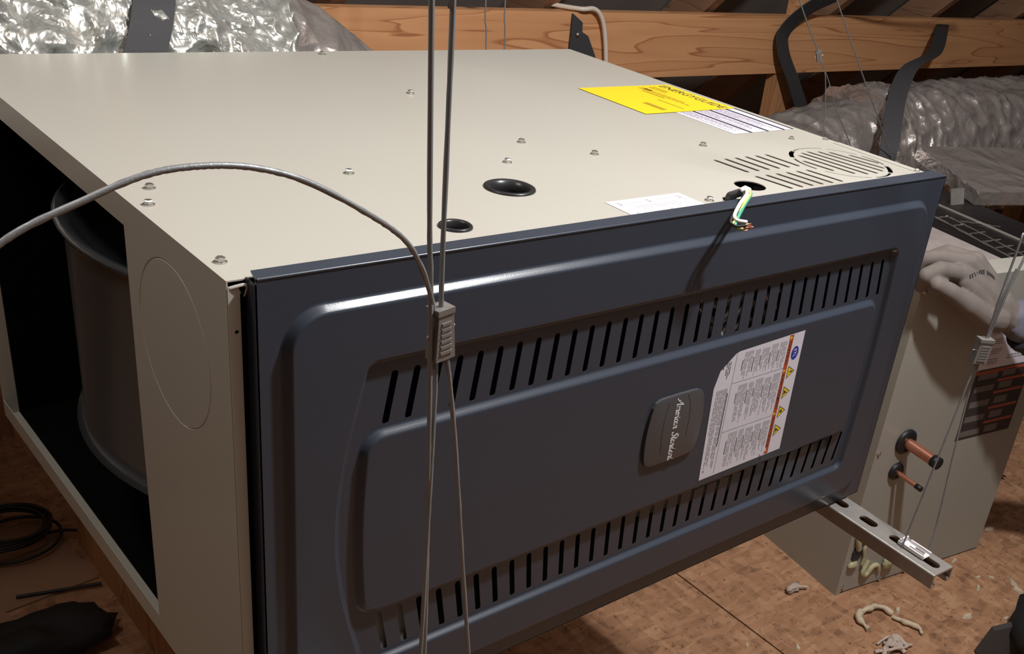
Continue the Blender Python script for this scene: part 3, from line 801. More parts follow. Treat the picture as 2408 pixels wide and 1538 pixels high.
def cab(parent, pts, k=10, r=RC, lob=True, name='cable'):
    return MB().tube(catmull(pts, k), r, 12 if lob else 8, lobes=6 if lob else 0, twist=420).build(name, M_CABLE, parent)

# straight cable in front, at the left
t = thing('straight_cable', 'taut steel cable hanging straight down in front of the furnace door at left', 'cable')
cab(t, [(0.022, -0.131, 2.30), (0.0679, -0.13, 1.205), (0.0776, -0.13, 1.0258), (0.0845, -0.13, 0.86), (0.0885, -0.13, 0.74), (0.091, -0.130, 0.562)])
# gripped cable with loop and long tail
t = thing('hanger_cable', 'steel hanger cable with a wedge gripper and long curved tail over the furnace', 'cable')
gx, gz = 0.0880, 0.9985
cab(t, [(0.0700, -0.128, 2.30), (0.0800, -0.1285, 1.30), (0.0827, -0.129, 1.205), (0.0863, -0.1285, 1.03), (gx + 0.0025, -0.128, gz + 0.014)])
cab(t, [(gx - 0.003, -0.128, gz - 0.012), (0.0856, -0.129, 0.955), (0.0846, -0.131, 0.85), (0.0838, -0.132, 0.725), (0.079, -0.134, 0.60), (0.0775, -0.134, 0.548), (0.085, -0.133, 0.528), (0.11, -0.13, 0.525), (0.14, -0.129, 0.528),
        (0.150, -0.1285, 0.548), (0.1470, -0.1285, 0.60), (0.1333, -0.128, 0.7032), (0.120, -0.128, 0.80), (0.107, -0.128, 0.90), (0.0985, -0.128, 0.955), (gx + 0.0045, -0.128, gz - 0.012)])
cab(t, [(gx - 0.005, -0.128, gz + 0.010), (0.0790, -0.130, 1.0225), (0.0630, -0.140, 1.0520), (0.0440, -0.148, 1.0760), (0.0090, -0.160, 1.1010), (-0.023, -0.160, 1.1195), (-0.0504, -0.16, 1.1288), (-0.076, -0.16, 1.1318), (-0.1022, -0.16, 1.1300), (-0.1314, -0.16, 1.1204), (-0.168, -0.16, 1.1045), (-0.21, -0.16, 1.07)], 14)
gripper(t, frame((gx, -0.128, gz), (1, 0.15, 0.06), (-0.04, 0.0, 1)), 0.0125, 0.0165, 0.036, 0.011)

# right hanger on the protruding strut
t = thing('hanger_cable', 'steel hanger cable with a ribbed gripper looped round the end of the strut channel', 'cable')
gc = Vector((0.8560, -0.131, 0.828))
cab(t, [(0.80, -0.135, 2.3), (0.866, -0.132, 1.10), (0.8645, -0.131, 0.967), (0.8590, -0.131, 0.90), gc + Vector((0.003, 0, 0.016))], 8, 0.0013)
cab(t, [(0.873, -0.133, 0.93), (0.8640, -0.131, 0.890), gc + Vector((0.006, 0, 0.014))], 8, 0.0011)
cab(t, [gc + Vector((-0.004, 0, -0.016)), (0.845, -0.131, 0.77), (0.830, -0.131, 0.67), (0.8165, -0.131, 0.585), (0.812, -0.131, 0.556), (0.812, -0.1305, 0.535), (0.825, -0.131, 0.528), (0.838, -0.150, 0.530), (0.8385, -0.154, 0.556), (0.844, -0.151, 0.60), (0.850, -0.140, 0.70), (0.856, -0.132, 0.775), gc + Vector((0.003, 0, -0.016))], 8, 0.0011)
cab(t, [gc + Vector((0.006, 0, 0.014)), (0.868, -0.133, 0.90), (0.893, -0.135, 1.00), (0.890, -0.135, 1.16), (0.815, -0.132, 1.30), (0.752, -0.13, 1.40), (0.738, -0.13, 1.50), (0.735, -0.13, 1.62)], 10, 0.0016)
gripper(t, frame(gc, (0.80, -0.55, 0.0), (0.12, 0.0, 1)), 0.016, 0.0165, 0.030, 0.013)
# saddle clip on the strut
t = thing('cable_saddle', 'pale zinc saddle clip resting on the strut channel slots', 'bracket', (0.822, -0.143, TZ - H), math.radians(-3))
mb = MB(); mb.box((-0.0085, -0.0200, 0.0005), (0.0085, 0.0200, 0.0020)); mb.box((-0.0095, -0.0200, 0.0020), (-0.0070, 0.0200, 0.0058)); mb.box((0.0070, -0.0200, 0.0020), (0.0095, 0.012, 0.0058))
mb.box((-0.0085, 0.0165, 0.002), (0.0085, 0.0192, 0.0085)); mb.build('cradle', M_WHITE, t)
mb = MB(); mb.box((-0.003, -0.016, 0.0021), (-0.001, 0.006, 0.0034)); mb.box((0.0022, -0.014, 0.0021), (0.0042, 0.000, 0.0034)); mb.build('rib', M_ZINC, t)

# thin wires and cables behind
def thin(name, label, pts, r=0.0011, m_=None):
    o = MB().tube(catmull(pts, 8), r, 8).build(name, m_ or M_CABLE); return tag(o, label, 'wire' if 'wire' in name else 'cable')
thin('hanger_wire', 'thin vertical wire behind the furnace, the left one of two', [(0.915, 1.0, 1.40), (0.922, 1.0, 1.019), (0.930, 1.0, 0.93), (0.95, 1.0, 0.5)], 0.0013)
thin('hanger_wire', 'thin vertical wire behind the furnace, the right one of two', [(0.957, 1.0, 1.40), (0.965, 1.0, 1.02), (0.972, 1.0, 0.93), (0.99, 1.0, 0.5)], 0.0013)
t = thing('far_hanger', 'thin steel cable with small gripper in front of the black strap behind the furnace', 'cable')
cab(t, [(1.30, 0.75, 1.30), (1.49, 0.75, 1.076), (1.579, 0.75, 0.983), (1.588, 0.75, 0.972)], 6, 0.0013, False)
cab(t, [(1.593, 0.75, 0.962), (1.621, 0.75, 0.936), (1.645, 0.75, 0.875), (1.661, 0.75, 0.812), (1.70, 0.75, 0.60)], 6, 0.0011, False)
cab(t, [(1.597, 0.75, 0.962), (1.640, 0.75, 0.918), (1.70, 0.75, 0.845), (1.775, 0.75, 0.771), (1.90, 0.75, 0.62)], 6, 0.0011, False)
gripper(t, frame((1.590, 0.75, 0.968), (0.8, -0.6, 0.3), (-0.5, 0, 1)), 0.010, 0.011, 0.024, 0.008)
thin('slant_cable', 'thin slanting steel cable between the two black straps at right', [(1.40, 0.75, 1.30), (1.609, 0.75, 1.079), (1.76, 0.75, 0.925), (1.916, 0.75, 0.769), (2.05, 0.75, 0.62)], 0.0014)

# ================================================================== COIL CABINET
YAW = math.radians(-9.3)
BW, BD, BH = 0.4445, 0.56, 0.693
coil = thing('coil_cabinet', 'taupe metal coil cabinet standing on the floor with copper stubs on its front', 'cabinet', (1.358, 0.2445, 0.0), YAW)
mb = MB(); t = 0.0012
plate(mb, [(0.0, 0.004), (BW, 0.004), (BW, BH), (0.0, BH)], [circle(0.077, 0.356, 0.017), circle(0.073, 0.289, 0.011)], t, lambda x, y, h: (x, -h, y))
mb.build('front_panel', M_BOXPAINT, coil)
mb = MB(); mb.box((-0.001, 0.0, 0.0), (0.0, BD, BH)); mb.box((-0.001, -0.0016, 0.0), (0.012, -0.0001, BH - 0.012)); mb.build('side_panel', M_BOXPAINT, coil)
mb = MB(); mb.box((BW - t, t, 0.0), (BW, BD, BH)); mb.build('side_panel', M_BOXPAINT, coil)
mb = MB(); mb.box((0, BD - t, 0.0), (BW, BD, BH)); mb.build('back_panel', M_BOXPAINT, coil)
mb = MB(); mb.box((0.0, t, 0.001), (BW, BD - t, 0.003)); mb.build('base_pan', M_INNER, coil)
mb = MB(); mb.box((0.0, 0.0, BH - 0.0006), (BW, 0.020, BH + 0.0012)); mb.box((0.0, 0.018, BH - .004), (BW, 0.020, BH)); mb.build('top_lip', M_BEIGE, coil)
mb = MB(); mb.box((0.19, 0.022, BH - 0.002), (BW, 0.062, BH + 0.0004)); mb.build('top_lip', M_BEIGE, coil)
mb = MB(); mb.box((0.0, 0.022, BH - 0.006), (0.292, 0.46, BH - 0.002)); mb.build('top_cover', mat('pinkish_galv', rgb(178, 168, 164), 0.5, 0.2, var=0.1, vscale=40), coil)
mb = MB()
for i in range(2):
    T = Matrix.Translation((0.0, 0, 0))
mb.box((0.293, 0.064, BH - 0.02), (BW + 0.12, 0.46, BH - 0.004))
blanket = mb.build('coil_block', mat('black_coil', rgb(22, 22, 24), 0.35, bump=0.5, bscale=60, bdist=0.004), coil, 'black coil top with foil tape lines')
def strip(P, w, z=BH - 0.0035, jit=0.0):
    mb = MB(); Q = catmull([(a, b, z) for a, b in P], 8)
    Q = [p + Vector((rnd.uniform(-jit, jit), rnd.uniform(-jit, jit), rnd.uniform(0, jit))) for p in Q]
    mb.ribbon(Q, (-(P[-1][1] - P[0][1]), P[-1][0] - P[0][0], 0), [w * rnd.uniform(.5, 1.2) for _ in Q], 0.0006); mb.build('foil_tape', M_TAPE, blanket)
strip([(0.325, 0.07), (0.345, 0.20), (0.37, 0.36)], 0.010, jit=0.0008)
strip([(0.365, 0.07), (0.385, 0.20), (0.40, 0.30)], 0.007, jit=0.0008)
for i, y in enumerate((0.085, 0.12, 0.155, 0.20, 0.25, 0.30)):
    x = 0.327 + y * 0.11
    strip([(x, y), (x + 0.03, y + 0.001), (x + 0.055 - 0.02 * (i > 3), y + 0.003)], 0.006, jit=0.001)
strip([(0.40, 0.27), (0.44, 0.25), (0.47, 0.22)], 0.006, jit=0.002); strip([(0.33, 0.33), (0.36, 0.37), (0.40, 0.39)], 0.008, jit=0.003)
# copper stubs
def stub(x, z, r, ln, gr):
    g = MB(); g.lathe([(gr, 0.0), (gr, 0.004), (gr * 0.8, 0.008), (r * 1.05, 0.009), (r * 1.05, 0.0)], (x, -t, z), (0, -1, 0), 28); g.build('rubber_grommet', M_BLACK, coil)
    c_ = MB(); c_.cyl((x, 0.03, z), (x, -ln, z - ln * 0.02), r, n=24); st = c_.build('copper_stub', M_COPPER, coil)
    c_ = MB(); c_.lathe([(0, 0.004), (r * 1.12, 0.004), (r * 1.12, -0.010), (r * 1.01, -0.010)], (x, -ln, z - ln * 0.02), (0, -1, -0.02), 24); c_.build('end_cap', M_BLACK, st)
stub(0.077, 0.356, 0.0112, 0.085, 0.0265); stub(0.073, 0.289, 0.0050, 0.068, 0.0185)
for x, z in ((0.006, 0.677), (0.007, 0.343), (0.198, 0.680), (0.016, 0.018), (0.124, 0.008), (0.201, 0.008)):
    screw(coil, (x, -0.0016 if x < 0.012 else 0.0, z), (PI / 2, 0, 0), 0.9)
# rating label (reading upright)
L = Label(frame((0.233, -0.0004, 0.325), (1, 0, 0), (0, 0, 1)))
L.quad(0, 0, 0.17, 0.155, 0, 0.0); L.quad(0.0, 0.1605, 0.17, 0.262, 3, 0.0)
L.quad(0.0, 0.155, 0.17, 0.1605, 2, 0.0)
for y in (0.028, 0.062, 0.098, 0.126, 0.150):
    L.quad(0.075 if y < 0.14 else 0.0, y, 0.165, y + 0.006, 2, 0.0002)
    L.quad(0.004, y + 0.008, 0.166, y + 0.011, 4, 0.0002)
for y in (0.006, 0.040, 0.074, 0.108, 0.136):
    L.quad(0.085, y, 0.125, y + 0.016, 1, 0.0002); L.quad(0.010, y, 0.07, y + 0.014, 1, 0.0002)
    L.quad(0.13, y + 0.002, 0.16, y + 0.004, 4, 0.0002)
for i in range(4):
    L.lines(0.012, 0.06, 0.250 - i * 0.022, 0.236 - i * 0.022, 3, 5, 0.0002, rnd, 0.4); L.lines(0.08, 0.14, 0.254 - i * 0.022, 0.242 - i * 0.022, 2, 5, 0.0002, rnd, 0.4)
L.build('rating_label', [mat('label_dark', rgb(60, 52, 50), 0.5), mat('label_grey', rgb(112, 104, 100), 0.5), mat('label_orange', rgb(168, 86, 60), 0.5), M_LILAC, M_INK, M_INKGREY], coil, 'dark rating label with orange bars and white top', fix=False)
# leftover spray foam on the front
def blob(mb, c, rx, ry, rz, amp=0.3, seed=0, n=14, k=10, mi=0, T=None):
    vs = []; fs = []
    for j in range(k + 1):
        ph = PI * j / k
        for i in range(n):
            th = 2 * PI * i / n
            d = Vector((math.sin(ph) * math.cos(th), math.sin(ph) * math.sin(th), math.cos(ph)))
            s = 1 + amp * noise.noise(d * 2.1 + Vector((seed, seed * 1.7, 3)))
            vs.append(Vector((d.x * rx * s, d.y * ry * s, d.z * rz * s)) + Vector(c))
    for j in range(k):
        for i in range(n):
            fs.append((j * n + i, j * n + (i + 1) % n, (j + 1) * n + (i + 1) % n, (j + 1) * n + i))
    mb.add(vs, fs, mi, True, T)
mb = MB()
mb.tube(catmull([(0.014, -0.003, 0.146), (0.020, -0.005, 0.132), (0.028, -0.004, 0.112)], 6), 0.006, 8, rs=None)
mb.tube(catmull([(0.034, -0.003, 0.136), (0.050, -0.004, 0.124), (0.046, -0.004, 0.108), (0.052, -0.004, 0.086), (0.052, -0.004, 0.068)], 6), 0.0042, 8)
blob(mb, (0.024, -0.004, 0.074), 0.014, 0.006, 0.007, 0.4, 3)
mb.tube(catmull([(0.070, -0.003, 0.072), (0.060, -0.005, 0.046), (0.072, -0.005, 0.036), (0.088, -0.004, 0.052), (0.104, -0.003, 0.050), (0.112, -0.003, 0.036)], 6), 0.0055, 8)
blob(mb, (0.134, -0.006, 0.052), 0.017, 0.008, 0.015, 0.4, 9)
blob(mb, (0.150, -0.003, 0.030), 0.005, 0.003, 0.006, 0.4, 5)
mb.build('foam_residue', M_FOAM2, coil, 'yellowish spray foam stuck to the front')
mb = MB(); blob(mb, (0.030, -0.0015, 0.098), 0.014, 0.002, 0.020, 0.4, 2); mb.build('blue_smear', mat('dark_blue_glue', rgb(34, 36, 58), 0.4), coil)

# foil faced slab behind the coil block
L_ = Vector((1.358, 0.2445, 0)); ex = Vector((math.cos(YAW), math.sin(YAW), 0)); ey = Vector((-math.sin(YAW), math.cos(YAW), 0))
P0 = L_ + ex * 0.545 + ey * 0.356
mb = MB()
T = frame(P0 + Vector((0, 0, 0.690)), (0.93, -0.36, 0.02), (0.30, 0.95, 0.16))
mb.box((0, 0, 0), (0.8, 0.24, 0.032), 0, T)
tag(mb.build('duct_board', M_FOIL2), 'foil faced duct board slab lying behind the black coil top', 'duct board')
mb = MB(); T = frame(P0 + Vector((-0.06, 0.02, 0.675)), (1, -0.1, 0), (0, 0.3, 1)); mb.box((0, 0, 0), (0.045, 0.05, 0.003), 0, T)
tag(mb.build('sheet_bracket', M_GALV), 'small galvanised bracket at the corner of the foil slab', 'bracket')

# ================================================================== DUCTS
def foil_duct(pts, r, m_, n=72, amp=0.012, fs=7.0, seed=0.0, k=14, lump=0.3, ang=0.0):
    """crinkled foil tube: creases run round the tube, sharp ridges on the side ang"""
    P = catmull(pts, k); L = len(P); vs = []; ln = 0.0
    u = Vector((0, 0, 1))
    for j, p in enumerate(P):
        t = (P[min(j + 1, L - 1)] - P[max(j - 1, 0)]).normalized(); u = (u - t * u.dot(t)).normalized(); v = t.cross(u)
        if j: ln += (p - P[j - 1]).length
        for i in range(n):
            a = 2 * PI * i / n; d = u * math.cos(a) + v * math.sin(a); q = p + d * r
            big = noise.noise(q * fs * 0.6 + Vector((seed, 0, 0))) * lump
            crease = 1 - abs(noise.noise(Vector((ln * fs * 2.6 + seed, math.cos(a) * 1.6 + 0.6 * noise.noise(q * 9), math.sin(a) * 1.6))))
            crk = 1 - abs(noise.noise(q * fs * 2.8 + Vector((0, seed, 1))))
            fine = 1 - abs(noise.noise(q * fs * 6.5 + Vector((seed, 2, 1))))
            s = amp * (big + 0.9 * crease ** 3 + 0.6 * crk ** 3 + 0.30 * fine ** 2 - 0.8)
            vs.append(p + d * (r + s))
    mb = MB()
    mb.add(vs, [(j * n + i, j * n + (i + 1) % n, (j + 1) * n + (i + 1) % n, (j + 1) * n + i) for j in range(L - 1) for i in range(n)], 0, True)
    mb.add(vs[:n], [tuple(reversed(range(n)))]); mb.add(vs[-n:], [tuple(range(n))])
    return mb
d1 = thing('flex_duct', 'crinkled silver flex duct bending down behind the left end of the furnace', 'duct')
foil_duct([(-1.4, 1.02, 0.93), (-0.6, 0.98, 0.91), (-0.1, 0.96, 0.902), (0.20, 0.95, 0.904), (0.36, 0.95, 0.896), (0.455, 0.95, 0.876)], 0.17, M_FOIL, 200, 0.015, 9.0, 1.0, 60).build('foil_jacket', M_FOIL, d1)
foil_duct([(0.42, 0.95, 0.885), (0.50, 0.952, 0.850), (0.558, 0.955, 0.790), (0.595, 0.965, 0.70), (0.62, 0.98, 0.55), (0.64, 1.0, 0.30), (0.65, 1.0, 0.10)], 0.172, M_FOIL2, 120, 0.009, 7.0, 4.0, 24).build('collar_sleeve', M_FOIL2, d1, 'dull translucent grey sleeve end')
# strap round it
def ring_strap(c, axis, r, w, th, tilt):
    mb = MB(); n = 56; ax = Vector(axis).normalized(); u = ax.orthogonal().normalized(); v = ax.cross(u)
    vs = []
    for i in range(n):
        a = 2 * PI * i / n; d = u * math.cos(a) + v * math.sin(a)
        sh = ax * (d.z * tilt)
        for rr, s in ((r, -1), (r, 1), (r + th, 1), (r + th, -1)): vs.append(Vector(c) + d * rr + sh + ax * (s * w / 2))
    mb.add(vs, [(i * 4 + k, i * 4 + (k + 1) % 4, ((i + 1) % n) * 4 + (k + 1) % 4, ((i + 1) % n) * 4 + k) for i in range(n) for k in range(4)], 0)
    return mb
tag(ring_strap((0.20, 0.95, 0.904), (1, 0, 0), 0.178, 0.055, 0.003, 0.10).build('duct_strap', M_STRAP), 'wide black strap wrapped round the silver flex duct', 'strap')
d2 = thing('flex_duct', 'bulging foil flex duct hanging in a strap at the right, behind the coil cabinet', 'duct')
foil_duct([(1.60, 1.02, 0.58), (1.86, 1.00, 0.63), (2.02, 0.98, 0.66), (2.16, 0.97, 0.665)], 0.135, M_FOIL2, 110, 0.012, 8, 8.0, 24).build('neck', M_FOIL2, d2)
foil_duct([(2.10, 0.98, 0.655), (2.22, 0.97, 0.650), (2.45, 0.95, 0.655), (2.75, 0.93, 0.66), (3.1, 0.93, 0.665), (3.6, 0.95, 0.66)], 0.185, M_FOIL2, 160, 0.016, 7, 2.0, 40).build('foil_jacket', M_FOIL2, d2)

# ================================================================== STRAPS, CABLE ON THE BEAM
mb = MB()
mb.ribbon(catmull([(2.62, 1.50, 0.985), (2.53, 1.54, 0.93), (2.485, 1.575, 0.86), (2.49, 1.572, 0.80), (2.555, 1.555, 0.70), (2.63, 1.55, 0.60), (2.70, 1.55, 0.50), (2.76, 1.55, 0.40)], 8), [(0.95, 0.2, -0.25)] * 57, 0.078, 0.003)
mb.ribbon(catmull([(2.60, 1.50, 0.985), (2.70, 1.30, 1.08), (2.85, 1.1, 1.2)], 8), (0.6, 0.6, -0.5), 0.075, 0.003)
tag(mb.build('hanging_strap', M_STRAP), 'black strap nailed to the beam and drooping down behind the furnace', 'strap')
mb = MB()
mb.ribbon(catmull([(3.392, 1.588, 0.880), (2.95, 1.32, 0.846), (2.36, 1.02, 0.872), (2.10, 0.87, 0.835), (1.965, 0.772, 0.762), (1.945, 0.758, 0.690), (1.96, 0.78, 0.60), (2.00, 0.86, 0.50)], 8), (0.85, -0.45, 0.1), 0.046, 0.003)
tag(mb.build('hanging_strap', M_STRAP), 'black strap from the beam down to the foil duct at right', 'strap')
mb = MB()
poly = [(0.0, -0.10), (0.0, -0.004), (0.036, -0.026), (0.038, -0.050), (0.060, -0.06), (0.095, -0.115), (0.085, -0.122), (0.03, -0.115)]
mb.prism(poly, 0.001, 0.006, frame((1.631, 1.598, 0.898), (1, 0, 0), (0, 0, 1)))
s_ = tag(mb.build('strap_stub', M_STRAP), 'torn black strap scrap nailed to the beam', 'strap')
mb = MB(); mb.lathe([(0, -0.002), (0.006, -0.002), (0.006, 0.0), (0, 0.002)], (1.652, 1.588, 0.842), (0, -1, 0), 12); mb.build('nail_head', M_SCREW, s_)
thin('white_cable', 'white sheathed electrical cable looping over the beam', [(1.60, 1.66, 0.905), (1.654, 1.592, 0.906), (1.695, 1.585, 0.908), (1.722, 1.583, 0.888), (1.741, 1.583, 0.846), (1.758, 1.583, 0.77), (1.765, 1.583, 0.70), (1.77, 1.59, 0.5)], 0.0062, M_NMWHITE)

# ================================================================== PERSON (arm and gloved hand on the coil cabinet)
def B(u, v, w): return L_ + ex * u + ey * v + Vector((0, 0, w))
per = thing('person', 'person in a blue-grey long-sleeved top gripping the coil cabinet corner with a grey glove', 'person', B(0.2, -0.05, 0.60))
per_inv = Matrix.Translation(-Vector(per.location))
def capsule(mb, pts, rs, n=14):
    P = [Vector(p) for p in pts]
    for i in range(len(P) - 1):
        mb.cyl(P[i], P[i + 1], rs[i], rs[i + 1], n)
    for p, r in zip(P, rs): blob(mb, p, r, r, r, 0.0, 0, n, 8)
def remeshed(mb, name, m_, parent, voxel, it=4):
    o = mb.build(name, m_, parent)
    md = o.modifiers.new('r', 'REMESH'); md.mode = 'VOXEL'; md.voxel_size = voxel; md.use_smooth_shade = True
    md2 = o.modifiers.new('s', 'SMOOTH'); md2.iterations = it; md2.factor = 0.5
    bpy.context.view_layer.update()
    dg = bpy.context.evaluated_depsgraph_get()
    me = bpy.data.meshes.new_from_object(o.evaluated_get(dg))
    o.modifiers.clear(); o.data = me
    return o
def Q(u, v, w): return per_inv @ B(u, v, w)
mb = MB()
def QH(u, v, w): return Q(u + 0.008, v, w - 0.014)
wr = QH(0.184, -0.048, 0.646)
MCP = [QH(0.040, -0.030, 0.733), QH(0.078, -0.014, 0.744), QH(0.112, -0.002, 0.740), QH(0.142, 0.010, 0.726)]
for mcp, rr in zip(MCP, (0.0175, 0.0185, 0.018, 0.016)):
    capsule(mb, [mcp, mcp.lerp(wr, 0.45), mcp.lerp(wr, 0.85)], [rr, 0.0235, 0.026])
capsule(mb, [wr.lerp(MCP[1], 0.25), wr, QH(0.222, -0.062, 0.634)], [0.030, 0.0305, 0.033])
FN = [((-0.012, -0.028, 0.744), (-0.034, -0.020, 0.732), (-0.028, -0.010, 0.708), 0.0140),
      ((0.030, 0.010, 0.748), (0.010, 0.026, 0.742), (0.004, 0.034, 0.726), 0.0140),
      ((0.074, 0.034, 0.746), (0.056, 0.050, 0.732), (0.052, 0.054, 0.726), 0.0135),
      ((0.118, 0.040, 0.732), (0.104, 0.054, 0.732), (0.100, 0.056, 0.724), 0.0120)]
for mcp, (a, b, c_, r) in zip(MCP, FN):
    capsule(mb, [mcp, QH(*a), QH(*b), QH(*c_)], [r * 1.15, r * 1.08, r, r * 0.88])
capsule(mb, [QH(0.150, -0.056, 0.644), QH(0.112, -0.060, 0.652), QH(0.050, -0.060, 0.684), QH(0.002, -0.050, 0.711), QH(-0.024, -0.040, 0.722)], [0.026, 0.024, 0.0185, 0.0155, 0.0135])
capsule(mb, [QH(0.110, -0.050, 0.672), QH(0.066, -0.044, 0.706), QH(0.045, -0.038, 0.722)], [0.020, 0.017, 0.014])
glove = remeshed(mb, 'work_glove', M_GLOVE, per, 0.0024, 6)
glove['label'] = 'grey knit work glove'
# small printed line on the back of the glove
from mathutils.bvhtree import BVHTree
bvh = BVHTree.FromPolygons([v.co.copy() for v in glove.data.vertices], [tuple(p.vertices) for p in glove.data.polygons])
mb = MB()
camp = per_inv @ Vector((-0.28111, -0.66279, 1.29377))
for i in range(13):
    if i == 7: continue
    s = i / 12
    tgt = Q(0.080 + 0.068 * s, -0.03, 0.710 + 0.010 * math.sin(PI * s) - 0.008 * s)
    hit = bvh.ray_cast(camp, (tgt - camp).normalized())
    if hit[0] is None: continue
    nrm = hit[1]; xx = Q(1, 0, 0) - Q(0, 0, 0); xx = (xx - nrm * xx.dot(nrm)).normalized()
    T = frame(hit[0] + nrm * 0.0004, xx, nrm.cross(xx))
    mb.box((-0.0018, -0.0042, -0.0002), (-0.0006, 0.0036, 0.0002), 0, T); mb.box((0.0002, -0.0036, -0.0002), (0.0016, 0.0040, 0.0002), 0, T)
mb.build('glove_print', M_INK, per)
def Wp(x, y, z): return per_inv @ Vector((x, y, z))
SK = mat('skin', rgb(190, 146, 122), 0.55)
mb = MB()                                                        # shirt: right arm reaching to the cabinet, trunk, left arm on the knee
capsule(mb, [Q(0.222, -0.064, 0.624), Q(0.29, -0.10, 0.600), Q(0.400, -0.165, 0.575), Wp(1.97, -0.12, 0.80), Wp(2.02, -0.14, 0.905), Wp(2.06, -0.27, 0.93)], [0.040, 0.046, 0.050, 0.058, 0.068, 0.060], 18)
capsule(mb, [Wp(2.06, -0.27, 0.93), Wp(2.05, -0.42, 0.905), Wp(2.00, -0.50, 0.66), Wp(1.86, -0.42, 0.50)], [0.060, 0.068, 0.052, 0.040], 18)
for yy in (-0.20, -0.28, -0.36):
    capsule(mb, [Wp(2.06, yy, 0.88), Wp(2.12, yy, 0.72), Wp(2.22, yy, 0.52), Wp(2.27, yy, 0.42)], [0.095, 0.105, 0.100, 0.105], 18)
sl = remeshed(mb, 'shirt', M_SLEEVE, per, 0.008, 5)
for v in sl.data.vertices:
    v.co += v.normal * (0.006 * noise.noise(v.co * 22) + 0.003 * noise.noise(v.co * 55))
mb = MB()                                                        # head and neck
capsule(mb, [Wp(2.055, -0.275, 0.95), Wp(2.02, -0.27, 1.06)], [0.056, 0.052], 16)
hc = Wp(1.985, -0.265, 1.135)
blob(mb, hc + Vector((0.012, 0, 0.018)), 0.098, 0.076, 0.100, 0.0, 0, 24, 16)
blob(mb, hc + Vector((-0.030, 0, -0.052)), 0.060, 0.056, 0.062, 0.0, 0, 20, 14)
capsule(mb, [hc + Vector((-0.083, 0, 0.016)), hc + Vector((-0.102, 0, -0.022))], [0.009, 0.014], 10)
for sy in (-1, 1):
    blob(mb, hc + Vector((0.008, sy * 0.076, -0.010)), 0.020, 0.010, 0.032, 0.1, 2, 12, 10)
capsule(mb, [hc + Vector((-0.088, -0.020, -0.062)), hc + Vector((-0.092, 0, -0.060)), hc + Vector((-0.088, 0.020, -0.062))], [0.006, 0.009, 0.006], 10)
remeshed(mb, 'body', SK, per, 0.005, 5)
for sy in (-1, 1):
    mb = MB(); blob(mb, hc + Vector((-0.081, sy * 0.030, 0.008)), 0.008, 0.009, 0.005, 0.0, 0, 12, 8); mb.build('eye', mat('dark_eye', rgb(58, 44, 38), 0.3), per)
mb = MB(); blob(mb, hc + Vector((0.022, 0, 0.040)), 0.102, 0.083, 0.092, 0.12, 5, 28, 18); mb.build('hair', mat('dark_hair', rgb(44, 34, 28), 0.6, bump=0.5, bscale=300), per)
mb = MB()                                                        # trousers, kneeling
for yy, kx in ((-0.17, 1.99), (-0.39, 1.93)):
    capsule(mb, [Wp(2.27, yy * 0.9 - 0.03, 0.40), Wp(2.12, yy, 0.24), Wp(kx + 0.06, yy, 0.088), Wp(kx + 0.22, yy, 0.070), Wp(kx + 0.40, yy, 0.068)], [0.112, 0.092, 0.070, 0.062, 0.052], 18)
remeshed(mb, 'trousers', M_SLEEVE2, per, 0.009, 5)
for yy, kx in ((-0.17, 1.99), (-0.39, 1.93)):
    mb = MB(); capsule(mb, [Wp(kx + 0.38, yy, 0.070), Wp(kx + 0.47, yy, 0.095), Wp(kx + 0.50, yy, 0.040)], [0.054, 0.046, 0.036], 16)
    remeshed(mb, 'boot', M_BAG, per, 0.008, 4)
mb = MB()                                                        # left gloved hand resting on the knee
capsule(mb, [Wp(1.87, -0.43, 0.50), Wp(1.835, -0.41, 0.455), Wp(1.83, -0.405, 0.42)], [0.033, 0.034, 0.030], 14)
for k in range(4):
    y0 = -0.435 + 0.021 * k
    capsule(mb, [Wp(1.835, y0, 0.425), Wp(1.815, y0 + .002, 0.385), Wp(1.828, y0 + .004, 0.350), Wp(1.850, y0 + .004, 0.335)], [0.0125, 0.0115, 0.0105, 0.0095], 12)
capsule(mb, [Wp(1.850, -0.385, 0.455), Wp(1.840, -0.355, 0.425), Wp(1.845, -0.350, 0.392)], [0.016, 0.013, 0.011], 12)
remeshed(mb, 'work_glove', M_GLOVE, per, 0.0032, 5)
mb = MB()
mb.lathe([(0.034, -0.004), (0.043, -0.006), (0.046, 0.006), (0.043, 0.018), (0.047, 0.03), (0.044, 0.042)], Q(0.232, -0.072, 0.610), Q(0.42, -0.16, 0.55) - Q(0.222, -0.072, 0.632), 32)
cf = mb.build('cuff', M_SLEEVE2, per, 'dark folded cuff')

# ================================================================== FLOOR CLUTTER
def debris(name, label, cat, loc, pts_fn, m_, group=None):
    mb = MB(); pts_fn(mb); o = mb.build(name, m_); o.location = loc; return tag(o, label, cat, group)
def squiggle(mb, pts, r, seed=0, flat=0.6):
    P = catmull(pts, 7)
    P = [p + Vector((noise.noise(p * 90 + Vector((seed, 0, 0))), noise.noise(p * 90 + Vector((0, seed, 5))), 0)) * r * 0.5 for p in P]
    rs = [r * (0.75 + 0.6 * noise.noise(p * 70 + Vector((seed, 7, 0)))) for p in P]
    mb.tube(P, r, 9, rs=rs)
G = 'scraps strewn on the floor'
debris('foam_strip', 'curved cream foam strip on the floor below the coil cabinet', 'foam scrap', (1.353, 0.150, 0.006),
       lambda m_: squiggle(m_, [(-0.030, -0.018, 0), (-0.024, 0.014, 0.004), (0.002, 0.022, 0.006), (0.030, 0.016, 0.006), (0.052, 0.006, 0.004), (0.054, -0.016, 0)], 0.0075, 3), M_FOAM, G)
